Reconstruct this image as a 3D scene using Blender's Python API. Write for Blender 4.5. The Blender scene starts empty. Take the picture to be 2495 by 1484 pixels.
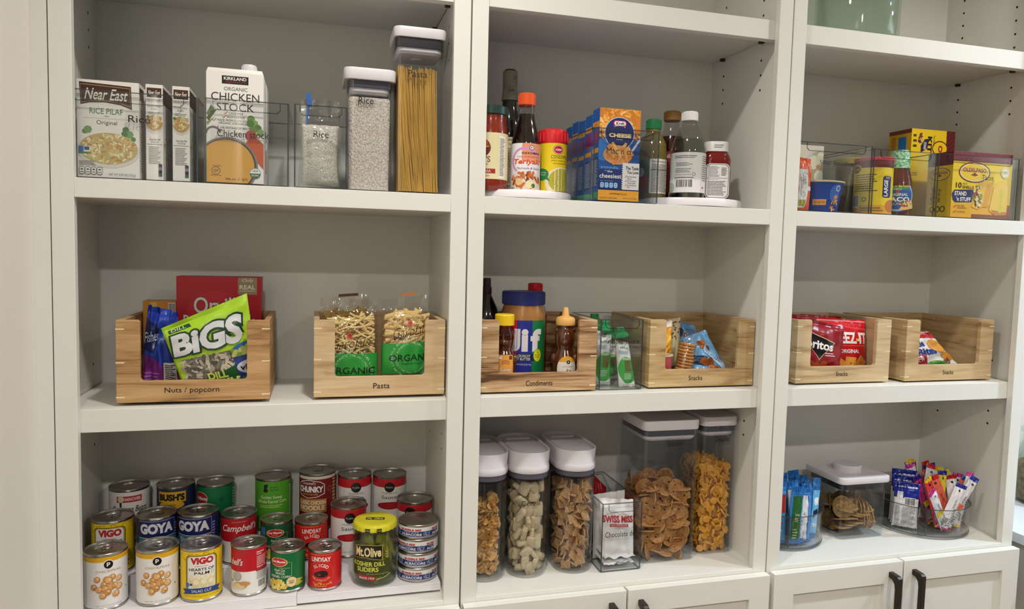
import bpy, bmesh, math, random
from mathutils import Vector, Matrix, Euler
PI = math.pi
SC = bpy.context.scene
COL = SC.collection
# ------------------------------------------------------------------ camera
CAM = Vector((-0.25482, -1.23339, 1.50414))
cd = bpy.data.cameras.new('camera'); cam = bpy.data.objects.new('camera', cd); COL.objects.link(cam)
cd.sensor_width = 36.0; cd.sensor_fit = 'HORIZONTAL'; cd.lens = 1760.522 / 2495 * 36.0
cd.clip_start = 0.01
_r = ((0.964606, 0.263630, -0.005927), (-0.262505, 0.962140, 0.073334), (0.025036, -0.069182, 0.997290))
cam.matrix_world = Matrix(((_r[0][0], _r[0][2], -_r[0][1], CAM.x), (_r[1][0], _r[1][2], -_r[1][1], CAM.y),
                           (_r[2][0], _r[2][2], -_r[2][1], CAM.z), (0, 0, 0, 1)))
SC.camera = cam
# ------------------------------------------------------------------ world, lamps, exposure
wd = bpy.data.worlds.new('room_air'); SC.world = wd; wd.use_nodes = True
wd.node_tree.nodes['Background'].inputs[0].default_value = (1.0, 0.965, 0.90, 1)
wd.node_tree.nodes['Background'].inputs[1].default_value = 0.165
def disk_light(x, y, power, col, size=0.09):
    l = bpy.data.lights.new('downlight_or_fill', 'AREA'); l.shape = 'DISK'; l.size = size
    l.energy = power; l.color = col; l.spread = math.radians(150)
    o = bpy.data.objects.new('downlight_or_fill', l); COL.objects.link(o); o.location = (x, y, 2.425)
    return o
WARM = (1.0, 0.96, 0.905)
disk_light(-0.10, -0.50, 6.0, WARM); disk_light(1.10, -0.50, 5.0, WARM)
disk_light(2.15, -0.52, 16, (0.62, 0.80, 1.0)); disk_light(-0.35, -1.9, 16, WARM); disk_light(1.0, -1.9, 11, WARM)  # last two are unseen rear fill, added to flatten the brightness falloff
vs = SC.view_settings
vs.view_transform = 'Standard'; vs.look = 'None'; vs.exposure = 0.24; vs.gamma = 1.0; vs.use_curve_mapping = False
SC.cycles.transparent_max_bounces = 40; SC.cycles.max_bounces = 8; SC.cycles.diffuse_bounces = 3
SC.cycles.glossy_bounces = 3; SC.cycles.transmission_bounces = 4; SC.cycles.sample_clamp_indirect = 4
SC.cycles.caustics_reflective = False; SC.cycles.caustics_refractive = False
# ------------------------------------------------------------------ materials
def lin(h):
    c = [int(h[i:i + 2], 16) / 255 for i in (0, 2, 4)]
    return tuple(((v + .055) / 1.055) ** 2.4 if v > .04045 else v / 12.92 for v in c) + (1,)
_mc = {}
def P(h, rough=.5, metal=0., spec=.4, var=0., scale=60., bump=0., stretch=(1, 1, 1), h2=None, alpha=1., coat=0.):
    k = (h, rough, metal, spec, var, scale, bump, stretch, h2, alpha, coat)
    if k in _mc: return _mc[k]
    m = bpy.data.materials.new('paint_' + h); m.use_nodes = True
    nt = m.node_tree; b = nt.nodes['Principled BSDF']
    b.inputs['Base Color'].default_value = lin(h); b.inputs['Roughness'].default_value = rough
    b.inputs['Metallic'].default_value = metal; b.inputs['Specular IOR Level'].default_value = spec
    b.inputs['Alpha'].default_value = alpha; b.inputs['Coat Weight'].default_value = coat
    if var or bump or h2:
        tc = nt.nodes.new('ShaderNodeTexCoord'); mp = nt.nodes.new('ShaderNodeMapping'); mp.inputs['Scale'].default_value = stretch
        nz = nt.nodes.new('ShaderNodeTexNoise'); nz.inputs['Scale'].default_value = scale; nz.inputs['Detail'].default_value = 5
        nt.links.new(tc.outputs['Object'], mp.inputs[0]); nt.links.new(mp.outputs[0], nz.inputs['Vector'])
        if var or h2:
            cr = nt.nodes.new('ShaderNodeValToRGB')
            c = lin(h); d = lin(h2) if h2 else tuple(v * (1 - var) for v in c[:3]) + (1,)
            cr.color_ramp.elements[0].position = .35; cr.color_ramp.elements[1].position = .65
            cr.color_ramp.elements[0].color = d; cr.color_ramp.elements[1].color = c
            nt.links.new(nz.outputs['Fac'], cr.inputs[0]); nt.links.new(cr.outputs[0], b.inputs['Base Color'])
        if bump:
            bp = nt.nodes.new('ShaderNodeBump'); bp.inputs['Strength'].default_value = bump; bp.inputs['Distance'].default_value = .002
            nt.links.new(nz.outputs['Fac'], bp.inputs['Height']); nt.links.new(bp.outputs[0], b.inputs['Normal'])
    _mc[k] = m
    return m
def CLR(h='f4f8f8', ior=1.35, rough=.03, gl=1.0, bump=0.):
    k = ('clr', h, ior, rough, gl, bump)
    if k in _mc: return _mc[k]
    m = bpy.data.materials.new('clear_' + h); m.use_nodes = True; nt = m.node_tree
    for n in list(nt.nodes): nt.nodes.remove(n)
    o = nt.nodes.new('ShaderNodeOutputMaterial'); mx = nt.nodes.new('ShaderNodeMixShader')
    t = nt.nodes.new('ShaderNodeBsdfTransparent'); t.inputs[0].default_value = lin(h)
    g = nt.nodes.new('ShaderNodeBsdfGlossy'); g.inputs['Roughness'].default_value = rough; g.inputs['Color'].default_value = (gl, gl, gl, 1)
    f = nt.nodes.new('ShaderNodeLayerWeight'); pw = nt.nodes.new('ShaderNodeMath'); pw.operation = 'POWER'; pw.inputs[1].default_value = 4.5
    ma = nt.nodes.new('ShaderNodeMath'); ma.operation = 'MULTIPLY_ADD'; f0 = ((ior - 1) / (ior + 1)) ** 2
    ma.inputs[1].default_value = .75; ma.inputs[2].default_value = f0
    nt.links.new(f.outputs['Facing'], pw.inputs[0]); nt.links.new(pw.outputs[0], ma.inputs[0])
    if bump:
        nz = nt.nodes.new('ShaderNodeTexNoise'); nz.inputs['Scale'].default_value = 55
        tc = nt.nodes.new('ShaderNodeTexCoord'); nt.links.new(tc.outputs['Object'], nz.inputs['Vector'])
        bp = nt.nodes.new('ShaderNodeBump'); bp.inputs['Strength'].default_value = bump; bp.inputs['Distance'].default_value = .004
        nt.links.new(nz.outputs['Fac'], bp.inputs['Height'])
        nt.links.new(bp.outputs[0], g.inputs['Normal']); nt.links.new(bp.outputs[0], f.inputs['Normal'])
    nt.links.new(ma.outputs[0], mx.inputs[0]); nt.links.new(t.outputs[0], mx.inputs[1]); nt.links.new(g.outputs[0], mx.inputs[2])
    nt.links.new(mx.outputs[0], o.inputs[0])
    _mc[k] = m
    return m
def WOOD(a, b, c, seed=0., tight=0.):
    k = ('wood', a, b, c, seed)
    if k in _mc: return _mc[k]
    m = bpy.data.materials.new('wood'); m.use_nodes = True; nt = m.node_tree; bs = nt.nodes['Principled BSDF']
    L = nt.links.new; N = nt.nodes.new
    tc = N('ShaderNodeTexCoord'); mp = N('ShaderNodeMapping'); mp.inputs['Scale'].default_value = (5, 5, 42); mp.inputs['Location'].default_value = (seed, seed * 2.3, seed * 7)
    n1 = N('ShaderNodeTexNoise'); n1.inputs['Scale'].default_value = 1.; n1.inputs['Detail'].default_value = 4; n1.inputs['Distortion'].default_value = 1.2
    mp2 = N('ShaderNodeMapping'); mp2.inputs['Scale'].default_value = (18, 18, 420); mp2.inputs['Location'].default_value = (seed * 3, 0, seed)
    n2 = N('ShaderNodeTexNoise'); n2.inputs['Scale'].default_value = 1.; n2.inputs['Detail'].default_value = 3
    L(tc.outputs['Object'], mp.inputs[0]); L(mp.outputs[0], n1.inputs['Vector']); L(tc.outputs['Object'], mp2.inputs[0]); L(mp2.outputs[0], n2.inputs['Vector'])
    mx = N('ShaderNodeMix'); mx.inputs['Factor'].default_value = .3; L(n1.outputs['Fac'], mx.inputs[2]); L(n2.outputs['Fac'], mx.inputs[3])
    cr = N('ShaderNodeValToRGB'); e = cr.color_ramp.elements; e[0].position = .32 + tight * .6; e[0].color = lin(c); e[1].position = .66 - tight * .6; e[1].color = lin(a)
    x = e.new(.46); x.color = lin(b)
    L(mx.outputs[0], cr.inputs[0]); L(cr.outputs[0], bs.inputs['Base Color']); bs.inputs['Roughness'].default_value = .5; bs.inputs['Specular IOR Level'].default_value = .3
    bp = N('ShaderNodeBump'); bp.inputs['Strength'].default_value = .15; bp.inputs['Distance'].default_value = .0006; L(n2.outputs['Fac'], bp.inputs['Height']); L(bp.outputs[0], bs.inputs['Normal'])
    _mc[k] = m
    return m
def GRAIN(a, b, scale=260., stretch=(1, 1, 1), bump=.8):
    """grains: voronoi cells coloured between two tones, with bump"""
    k = ('grain', a, b, scale, stretch)
    if k in _mc: return _mc[k]
    m = bpy.data.materials.new('grain'); m.use_nodes = True; nt = m.node_tree; bs = nt.nodes['Principled BSDF']
    L = nt.links.new; N = nt.nodes.new
    tc = N('ShaderNodeTexCoord'); nz = N('ShaderNodeTexNoise'); nz.inputs['Scale'].default_value = scale * .25; nz.inputs['Detail'].default_value = 1
    ad = N('ShaderNodeMix'); ad.data_type = 'VECTOR'; ad.inputs['Factor'].default_value = .006
    mp = N('ShaderNodeMapping'); mp.inputs['Scale'].default_value = stretch
    L(tc.outputs['Object'], ad.inputs[4]); L(nz.outputs['Color'], ad.inputs[5]); L(ad.outputs[1], mp.inputs[0]); L(tc.outputs['Object'], nz.inputs['Vector'])
    v = N('ShaderNodeTexVoronoi'); v.inputs['Scale'].default_value = scale; L(mp.outputs[0], v.inputs['Vector'])
    cr = N('ShaderNodeValToRGB'); cr.color_ramp.elements[0].position = .1; cr.color_ramp.elements[0].color = lin(a); cr.color_ramp.elements[1].position = .75; cr.color_ramp.elements[1].color = lin(b)
    L(v.outputs['Distance'], cr.inputs[0]); L(cr.outputs[0], bs.inputs['Base Color']); bs.inputs['Roughness'].default_value = .6
    bp = N('ShaderNodeBump'); bp.invert = True; bp.inputs['Strength'].default_value = bump; bp.inputs['Distance'].default_value = .003
    L(v.outputs['Distance'], bp.inputs['Height']); L(bp.outputs[0], bs.inputs['Normal'])
    _mc[k] = m
    return m
WHITE = P('e7e6de', .42, spec=.4, var=.015, scale=9)
TIN = P('b9b6b0', .28, 1.0, var=.12, scale=30); TIN2 = P('a5a29c', .35, 1.0)
ACR = CLR('fbfcfc', 1.42); ACRE = P('3c4246', .12, alpha=.62, spec=.7); FILM = CLR('fafafa', 1.8, .08, bump=.9); GLASS = CLR('eef4f0', 1.45)  # ACRE: acrylic edges, dark look of refraction painted as colour
LIDW = P('dedade', .35); GASK = P('54525e', .45); BLK = '15110f'
# ------------------------------------------------------------------ mesh builder
class MB:
    def __init__(s): s.bm = bmesh.new()
    def _face(s, vs, m):
        try:
            f = s.bm.faces.new(vs); f.material_index = m; f.smooth = True
            return f
        except ValueError: return None
    def box(s, x0, y0, z0, x1, y1, z1, m=0, M=None):
        v = [Vector((x, y, z)) for z in (z0, z1) for y in (y0, y1) for x in (x0, x1)]
        if M: v = [M @ p for p in v]
        v = [s.bm.verts.new(p) for p in v]
        for q in ((0, 2, 3, 1), (4, 5, 7, 6), (0, 1, 5, 4), (1, 3, 7, 5), (3, 2, 6, 7), (2, 0, 4, 6)): s._face([v[i] for i in q], m)
    def rings(s, R, m=0, cap0=True, cap1=True, ms=None):
        rv = [[s.bm.verts.new(p) for p in r] for r in R]
        n = len(rv[0])
        for i in range(len(rv) - 1):
            mm = ms[i] if ms else m
            for j in range(n): s._face([rv[i][j], rv[i][(j + 1) % n], rv[i + 1][(j + 1) % n], rv[i + 1][j]], mm)
        if cap0: s._face(rv[0][::-1], ms[0] if ms else m)
        if cap1: s._face(rv[-1], ms[-1] if ms else m)
    def lathe(s, prof, seg=40, m=0, ms=None, cx=0, cy=0, sx=1, sy=1, cap0=True, cap1=True):
        s.rings([[(cx + r * sx * math.cos(2 * PI * j / seg), cy + r * sy * math.sin(2 * PI * j / seg), z) for j in range(seg)] for r, z in prof], m, cap0, cap1, ms)
    def loft(s, secs, n=6, m=0, ms=None, cx=0, cy=0, cap0=True, cap1=True):
        """secs: (z, w, d, r) rounded rectangles; optional 5th/6th = centre offset"""
        R = []
        for q in secs:
            z, w, d, r = q[:4]; ox, oy = (q[4], q[5]) if len(q) > 4 else (0, 0)
            r = max(min(r, w / 2 - 1e-5, d / 2 - 1e-5), 1e-5); ring = []
            for k, (sx, sy) in enumerate(((1, 1), (-1, 1), (-1, -1), (1, -1))):
                for j in range(n + 1):
                    a = PI / 2 * (k + j / n)
                    ring.append((cx + ox + sx * (w / 2 - r) + r * math.cos(a), cy + oy + sy * (d / 2 - r) + r * math.sin(a), z))
            R.append(ring)
        s.rings(R, m, cap0, cap1, ms)
    def shell(s, w, d, h, t, r, n=6, m=0, cx=0, cy=0, w1=None, d1=None):
        w1 = w1 or w; d1 = d1 or d
        s.loft([(0, w - .004, d - .004, r), (.002, w, d, r), (h, w1, d1, r), (h, w1 - 2 * t, d1 - 2 * t, r - t), (t, w - 2 * t, d - 2 * t, r - t)], n, m, cx=cx, cy=cy)
    def prism(s, pts, y0, y1, m=0, axis='y'):
        """closed outline (x,z) extruded along y"""
        mk = (lambda p, y: (p[0], y, p[1])) if axis == 'y' else (lambda p, y: (p[0], p[1], y))
        a = [s.bm.verts.new(mk(p, y0)) for p in pts]; b = [s.bm.verts.new(mk(p, y1)) for p in pts]; n = len(pts)
        fs = []
        for j in range(n): s._face([a[j], a[(j + 1) % n], b[(j + 1) % n], b[j]], m)
        fs += [s._face(a[::-1], m), s._face(b, m)]
        fs = [f for f in fs if f]
        for f in fs: f.normal_update()
        bmesh.ops.triangulate(s.bm, faces=[f for f in fs if len(f.verts) > 4])
    def tube(s, pts, r, seg=8, m=0, flat=1.):
        pts = [Vector(p) for p in pts]; R = []
        rr = r if isinstance(r, (list, tuple)) else [r] * len(pts)
        up = Vector((0, 0, 1))
        for i, p in enumerate(pts):
            t = (pts[min(i + 1, len(pts) - 1)] - pts[max(i - 1, 0)]).normalized()
            a = t.cross(up)
            if a.length < .05: a = t.cross(Vector((1, 0, 0)))
            a.normalize(); b = t.cross(a)
            R.append([p + a * rr[i] * math.cos(2 * PI * j / seg) + b * rr[i] * flat * math.sin(2 * PI * j / seg) for j in range(seg)])
        s.rings(R, m)
    def ball(s, c, rx, ry, rz, m=0, seg=16, rows=9, M=None):
        R = []
        for i in range(rows + 1):
            a = PI * (i + .02) / (rows + .04) - PI / 2
            ring = [Vector((rx * math.cos(a) * math.cos(2 * PI * j / seg), ry * math.cos(a) * math.sin(2 * PI * j / seg), rz * math.sin(a))) for j in range(seg)]
            R.append([(M @ p if M else p) + Vector(c) for p in ring])
        s.rings(R, m)
    def grid(s, fn, nu, nv, m=0):
        V = [[s.bm.verts.new(fn(i / nu, j / nv)) for j in range(nv + 1)] for i in range(nu + 1)]
        for i in range(nu):
            for j in range(nv): s._face([V[i][j], V[i + 1][j], V[i + 1][j + 1], V[i][j + 1]], m)
    def build(s, name, mats, parent=None, loc=None, rot=None, sharp=35, bevel=0, rec=True):
        bm = s.bm
        bmesh.ops.remove_doubles(bm, verts=bm.verts, dist=1e-6)
        if rec: bmesh.ops.recalc_face_normals(bm, faces=bm.faces)
        me = bpy.data.meshes.new(name); bm.to_mesh(me); bm.free()
        for m in (mats if isinstance(mats, (list, tuple)) else [mats]): me.materials.append(m)
        me.set_sharp_from_angle(angle=math.radians(sharp))
        o = bpy.data.objects.new(name, me); COL.objects.link(o)
        if parent: o.parent = parent
        if loc: o.location = loc
        if rot: o.rotation_euler = rot
        if bevel:
            md = o.modifiers.new('bevel', 'BEVEL'); md.width = bevel; md.segments = 2; md.limit_method = 'ANGLE'; md.harden_normals = False
        return o
def T(name, label, cat, loc=(0, 0, 0), rot=(0, 0, 0), group=None):
    o = bpy.data.objects.new(name, None); COL.objects.link(o); o.empty_display_size = .02
    o.location = loc; o.rotation_euler = rot if isinstance(rot, (tuple, list)) else (0, 0, rot)
    return tag(o, label, cat, group)
def tag(o, label, cat, group=None, kind=None):
    o['label'] = label; o['category'] = cat
    if group: o['group'] = group
    if kind: o['kind'] = kind
    return o
def struct(o): o['kind'] = 'structure'; return o
def face(x, y, frac=0.): return math.atan2(CAM.x - x, y - CAM.y) + math.asin(max(-.95, min(.95, frac)))
# ------------------------------------------------------------------ printed designs
_tc = {}
def glyphs(t, sh=0., bold=0.):
    k = (t, sh, bold)
    if k in _tc: return _tc[k]
    c = bpy.data.curves.new('t', 'FONT'); c.body = t; c.size = 1; c.resolution_u = 3; c.shear = sh; c.offset = bold
    o = bpy.data.objects.new('t', c); me = bpy.data.meshes.new_from_object(o)
    r = ([(v.co.x, v.co.y) for v in me.vertices], [tuple(p.vertices) for p in me.polygons])
    bpy.data.objects.remove(o); bpy.data.curves.remove(c); bpy.data.meshes.remove(me)
    _tc[k] = r
    return r
class Dec:
    """flat print of w x h metres; all positions are fractions of w and h, origin bottom left"""
    def __init__(s, w, h, rough=.45): s.w, s.h, s.items, s.n, s.rough = w, h, [], 0, rough
    def _add(s, V, F, c): s.items.append((V, F, c, s.n)); s.n += 1; return s
    def poly(s, pts, c): return s._add([(x * s.w, y * s.h) for x, y in pts], [tuple(range(len(pts)))], c)
    def rect(s, x0, y0, x1, y1, c): return s.poly([(x0, y0), (x1, y0), (x1, y1), (x0, y1)], c)
    def rrect(s, x0, y0, x1, y1, r, c):
        rx, ry = r, r * s.w / s.h; P_ = []
        for k, (cx, cy) in enumerate(((x1 - rx, y1 - ry), (x0 + rx, y1 - ry), (x0 + rx, y0 + ry), (x1 - rx, y0 + ry))):
            for j in range(5): a = PI / 2 * (k + j / 4); P_.append((cx + rx * math.cos(a), cy + ry * math.sin(a)))
        return s.poly(P_, c)
    def ell(s, cx, cy, rx, c, ry=None, n=28, a0=0, a1=2 * PI):
        ry = ry if ry else rx * s.w / s.h
        full = abs(a1 - a0 - 2 * PI) < 1e-6
        return s.poly([(cx + rx * math.cos(a0 + (a1 - a0) * j / n), cy + ry * math.sin(a0 + (a1 - a0) * j / n)) for j in range(n if full else n + 1)], c)
    def ring(s, cx, cy, rx, c, wd=.1, ry=None, n=32, a0=0, a1=2 * PI):
        ry = ry if ry else rx * s.w / s.h; V, F = [], []
        for j in range(n + 1):
            a = a0 + (a1 - a0) * j / n
            for q in (1, 1 - wd): V.append(((cx + rx * q * math.cos(a)) * s.w, (cy + ry * q * math.sin(a)) * s.h))
        return s._add(V, [(2 * j, 2 * j + 2, 2 * j + 3, 2 * j + 1) for j in range(n)], c)
    def text(s, t, x0, y0, x1, y1, c, sh=0., bold=0., rot=0., ol=None, ob=.03):
        V, F = glyphs(t, sh, bold)
        if not V: return s
        ax, bx = min(v[0] for v in V), max(v[0] for v in V); ay, by = min(v[1] for v in V), max(v[1] for v in V)
        kx = (x1 - x0) * s.w / (bx - ax); ky = (y1 - y0) * s.h / (by - ay)
        cx, cy = (x0 + x1) / 2 * s.w, (y0 + y1) / 2 * s.h; mx, my = (ax + bx) / 2, (ay + by) / 2; ca, sa = math.cos(rot), math.sin(rot)
        def put(V, F, c):
            W = []
            for x, y in V:
                u, v = (x - mx) * kx, (y - my) * ky; W.append((cx + u * ca - v * sa, cy + u * sa + v * ca))
            s._add(W, F, c)
        if ol: V2, F2 = glyphs(t, sh, bold + ob); put(V2, F2, ol)
        put(V, F, c)
        return s
    def arc(s, t, cx, cy, r, hgt, c, a0, a1, bold=0.):
        """letters set round a circle of radius r (fraction of w), from angle a0 to a1 (degrees, clockwise from top)"""
        n = len(t)
        for i, ch in enumerate(t):
            if ch == ' ': continue
            a = math.radians(a0 + (a1 - a0) * (i + .5) / n); V, F = glyphs(ch, 0, bold)
            if not V: continue
            ax, bx = min(v[0] for v in V), max(v[0] for v in V); k = hgt * s.w / .73
            W = []
            for x, y in V:
                u, v = (x - (ax + bx) / 2) * k, y * k + r * s.w
                W.append((cx * s.w + u * math.cos(a) + v * math.sin(a), cy * s.h - u * math.sin(a) + v * math.cos(a)))
            s._add(W, F, c); s.n -= .98
        s.n += 1
        return s
    def stroke(s, pts, wd, c):
        P_ = [Vector((x * s.w, y * s.h)) for x, y in pts]; V, F = [], []; wd *= s.w
        for i, p in enumerate(P_):
            t = (P_[min(i + 1, len(P_) - 1)] - P_[max(i - 1, 0)]).normalized(); n = Vector((-t.y, t.x)) * wd / 2
            V += [tuple(p + n), tuple(p - n)]
        return s._add(V, [(2 * j, 2 * j + 1, 2 * j + 3, 2 * j + 2) for j in range(len(P_) - 1)], c)
    def lines(s, x0, y0, x1, y1, n, c, seed=1, fill=.45):
        rn = random.Random(seed); V, F = [], []; st = (y1 - y0) / n
        for i in range(n):
            x = x0; y = y1 - (i + 1) * st; end = x1 - rn.random() * (x1 - x0) * .25
            while x < end:
                l = (.03 + .07 * rn.random()) * (x1 - x0); b = len(V); e = min(x + l, end)
                V += [(x * s.w, y * s.h), (e * s.w, y * s.h), (e * s.w, (y + st * fill) * s.h), (x * s.w, (y + st * fill) * s.h)]
                F.append((b, b + 1, b + 2, b + 3)); x += l + .012 * (x1 - x0)
        return s._add(V, F, c)
    def bars(s, x0, y0, x1, y1, n=22, seed=3, c=BLK, bg='f2f0ec'):
        s.rect(x0, y0, x1, y1, bg); rn = random.Random(seed); V, F = [], []; st = (x1 - x0) * .9 / n
        for i in range(n):
            x = x0 + (x1 - x0) * .05 + i * st; e = x + st * rn.choice((.3, .5, .75)); b = len(V)
            V += [(x * s.w, (y0 + (y1 - y0) * .1) * s.h), (e * s.w, (y0 + (y1 - y0) * .1) * s.h), (e * s.w, (y0 + (y1 - y0) * .95) * s.h), (x * s.w, (y0 + (y1 - y0) * .95) * s.h)]; F.append((b, b + 1, b + 2, b + 3))
        return s._add(V, F, c)
    def scat(s, cx, cy, rx, ry, n, ln, wd, cols, seed=1, square=False):
        """n little rounded sticks scattered over an ellipse; ln, wd as fractions of w"""
        rn = random.Random(seed)
        G = {}
        for i in range(n):
            while True:
                a, b = rn.uniform(-1, 1), rn.uniform(-1, 1)
                if square or a * a + b * b < 1: break
            x, y = (cx + a * rx) * s.w, (cy + b * ry) * s.h; t = rn.uniform(0, PI); l, q = ln * s.w / 2, wd * s.w / 2
            pts = []
            for j in range(10):
                th = 2 * PI * j / 10; u = l * math.copysign(abs(math.cos(th)) ** .6, math.cos(th)); v = q * math.copysign(abs(math.sin(th)) ** .6, math.sin(th))
                pts.append((x + u * math.cos(t) - v * math.sin(t), y + u * math.sin(t) + v * math.cos(t)))
            s._add(pts, [tuple(range(10))], rn.choice(cols)); s.n -= .9
        return s
    def build(s, name, fn, parent, du=None, dv=None, step=2.5e-5, base=1.2e-4, clip=True, loc=None, rot=None):
        bm = bmesh.new(); cols = []
        for V, F, c, L in s.items:
            if c not in cols: cols.append(c)
            vs = [bm.verts.new((x, y, L * step)) for x, y in V]
            for f in F:
                try: q = bm.faces.new([vs[i] for i in f]); q.material_index = cols.index(c)
                except ValueError: pass
        bm.normal_update(); bmesh.ops.triangulate(bm, faces=bm.faces[:])
        def cut(co, no, out=False):
            bmesh.ops.bisect_plane(bm, geom=bm.verts[:] + bm.edges[:] + bm.faces[:], plane_co=co, plane_no=no, clear_outer=out)
        if clip:
            for co, no in (((0, 0, 0), (-1, 0, 0)), ((s.w, 0, 0), (1, 0, 0)), ((0, 0, 0), (0, -1, 0)), ((0, s.h, 0), (0, 1, 0))): cut(co, no, True)
        if du:
            for i in range(1, int(round(s.w / du))): cut((i * du, 0, 0), (1, 0, 0))
        if dv:
            for i in range(1, int(round(s.h / dv))): cut((0, i * dv, 0), (0, 1, 0))
        bmesh.ops.recalc_face_normals(bm, faces=bm.faces)
        for v in bm.verts: v.co = fn(v.co.x, v.co.y, v.co.z + base)
        me = bpy.data.meshes.new(name); bm.to_mesh(me); bm.free()
        for c in cols: me.materials.append(c if not isinstance(c, str) else P(c, s.rough))
        for p in me.polygons: p.use_smooth = False
        o = bpy.data.objects.new(name, me); COL.objects.link(o)
        if parent: o.parent = parent
        if loc: o.location = loc
        if rot: o.rotation_euler = rot
        return o
def flat(x0, y, z0): return lambda u, v, h: Vector((x0 + u, y - h, z0 + v))
def plane(o, U, V, N):
    o, U, V, N = map(Vector, (o, U, V, N)); return lambda u, v, h: o + U * u + V * v + N * h
def cyl(r, w, z0, a=0.):
    """print of width w wrapped round a cylinder, its middle facing -y"""
    return lambda u, v, h: Vector(((r + h) * math.sin((u - w / 2) / r + a), -(r + h) * math.cos((u - w / 2) / r + a), z0 + v))
# ------------------------------------------------------------------ the room and the three cabinets
DEP = .262
def slab(name, x0, y0, z0, x1, y1, z1, mat, parent=None, bev=0.):
    b = MB(); b.box(x0, y0, z0, x1, y1, z1); return b.build(name, mat, parent, bevel=bev)
WALLP = P('eae4d9', .7, spec=.2, var=.02, scale=4, bump=.02)
struct(slab('wall_left', -.80, -2.6, 0, -.6605, .30, 2.44, WALLP))
struct(slab('wall_back', -.80, .285, 0, 2.3, .36, 2.44, WALLP))
struct(slab('wall_right', 2.3, -1.2, 0, 2.4, .36, 2.44, WALLP))
struct(slab('floor', -.80, -2.6, -.05, 2.4, .36, 0, P('8f6f4f', .5, h2='7a5a3c', scale=6, stretch=(1, 12, 1))))
struct(slab('ceiling', -.80, -2.6, 2.44, 2.4, .36, 2.5, WALLP))
struct(slab('trim_1', -.6604, .0005, 0, -.6380, .02, 2.439, WHITE))
Z0, ZM, ZR, ZT = .8853, 1.2473, 1.6039, 1.967
units = [(-.6373, -.0006, -.6057, -.0299, -.640, -.0255, 1.2455), (.0006, .6294, .0296, .5997, .022, .6125, 1.2473), (.6306, 1.2674, .6601, 1.2371, .652, 1.2575, 1.2473)]
ulabel = ['white built-in shelf cabinet at the left, its bottom bay full of food cans', 'white built-in shelf cabinet in the middle, with cereal dispensers above its doors',
          'white built-in shelf cabinet at the right, with dark door handles showing']
doors = [[(-.634, -.3205), (-.3165, -.003)], [(.004, .3165), (.3205, .6275)], [(.6385, .9515), (.9555, 1.268)]]
def handle(px, parent):
    b = MB(); zt, zb, w = .857, .715, .0055
    # side profile (y, z) of an arched pull: a flat bar on two flared feet
    out = [(-.0165, zt), (-.0400, zt - .0015), (-.0455, zt - .006), (-.0455, zb + .006), (-.0400, zb + .0015), (-.0165, zb), (-.0165, zb + .011), (-.027, zb + .013), (-.034, zb + .020), (-.036, zb + .032), (-.036, zt - .032), (-.034, zt - .020), (-.027, zt - .013), (-.0165, zt - .011)]
    a = [b.bm.verts.new((px - w, y, z)) for y, z in out]; c = [b.bm.verts.new((px + w, y, z)) for y, z in out]; n = len(out)
    for j in range(n): b._face([a[j], a[(j + 1) % n], c[(j + 1) % n], c[j]], 0)
    f = [b._face(a[::-1], 0), b._face(c, 0)]; [q.normal_update() for q in f]; bmesh.ops.triangulate(b.bm, faces=f)
    h = b.build('handle', P('3a332e', .38, .6, var=.1, scale=80), parent, bevel=.0012); h['label'] = 'dark bronze bar handle'
    return h
PIN = P('4a3a2a', .5, .5); HOLE = P('1c1813', .9)
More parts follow.
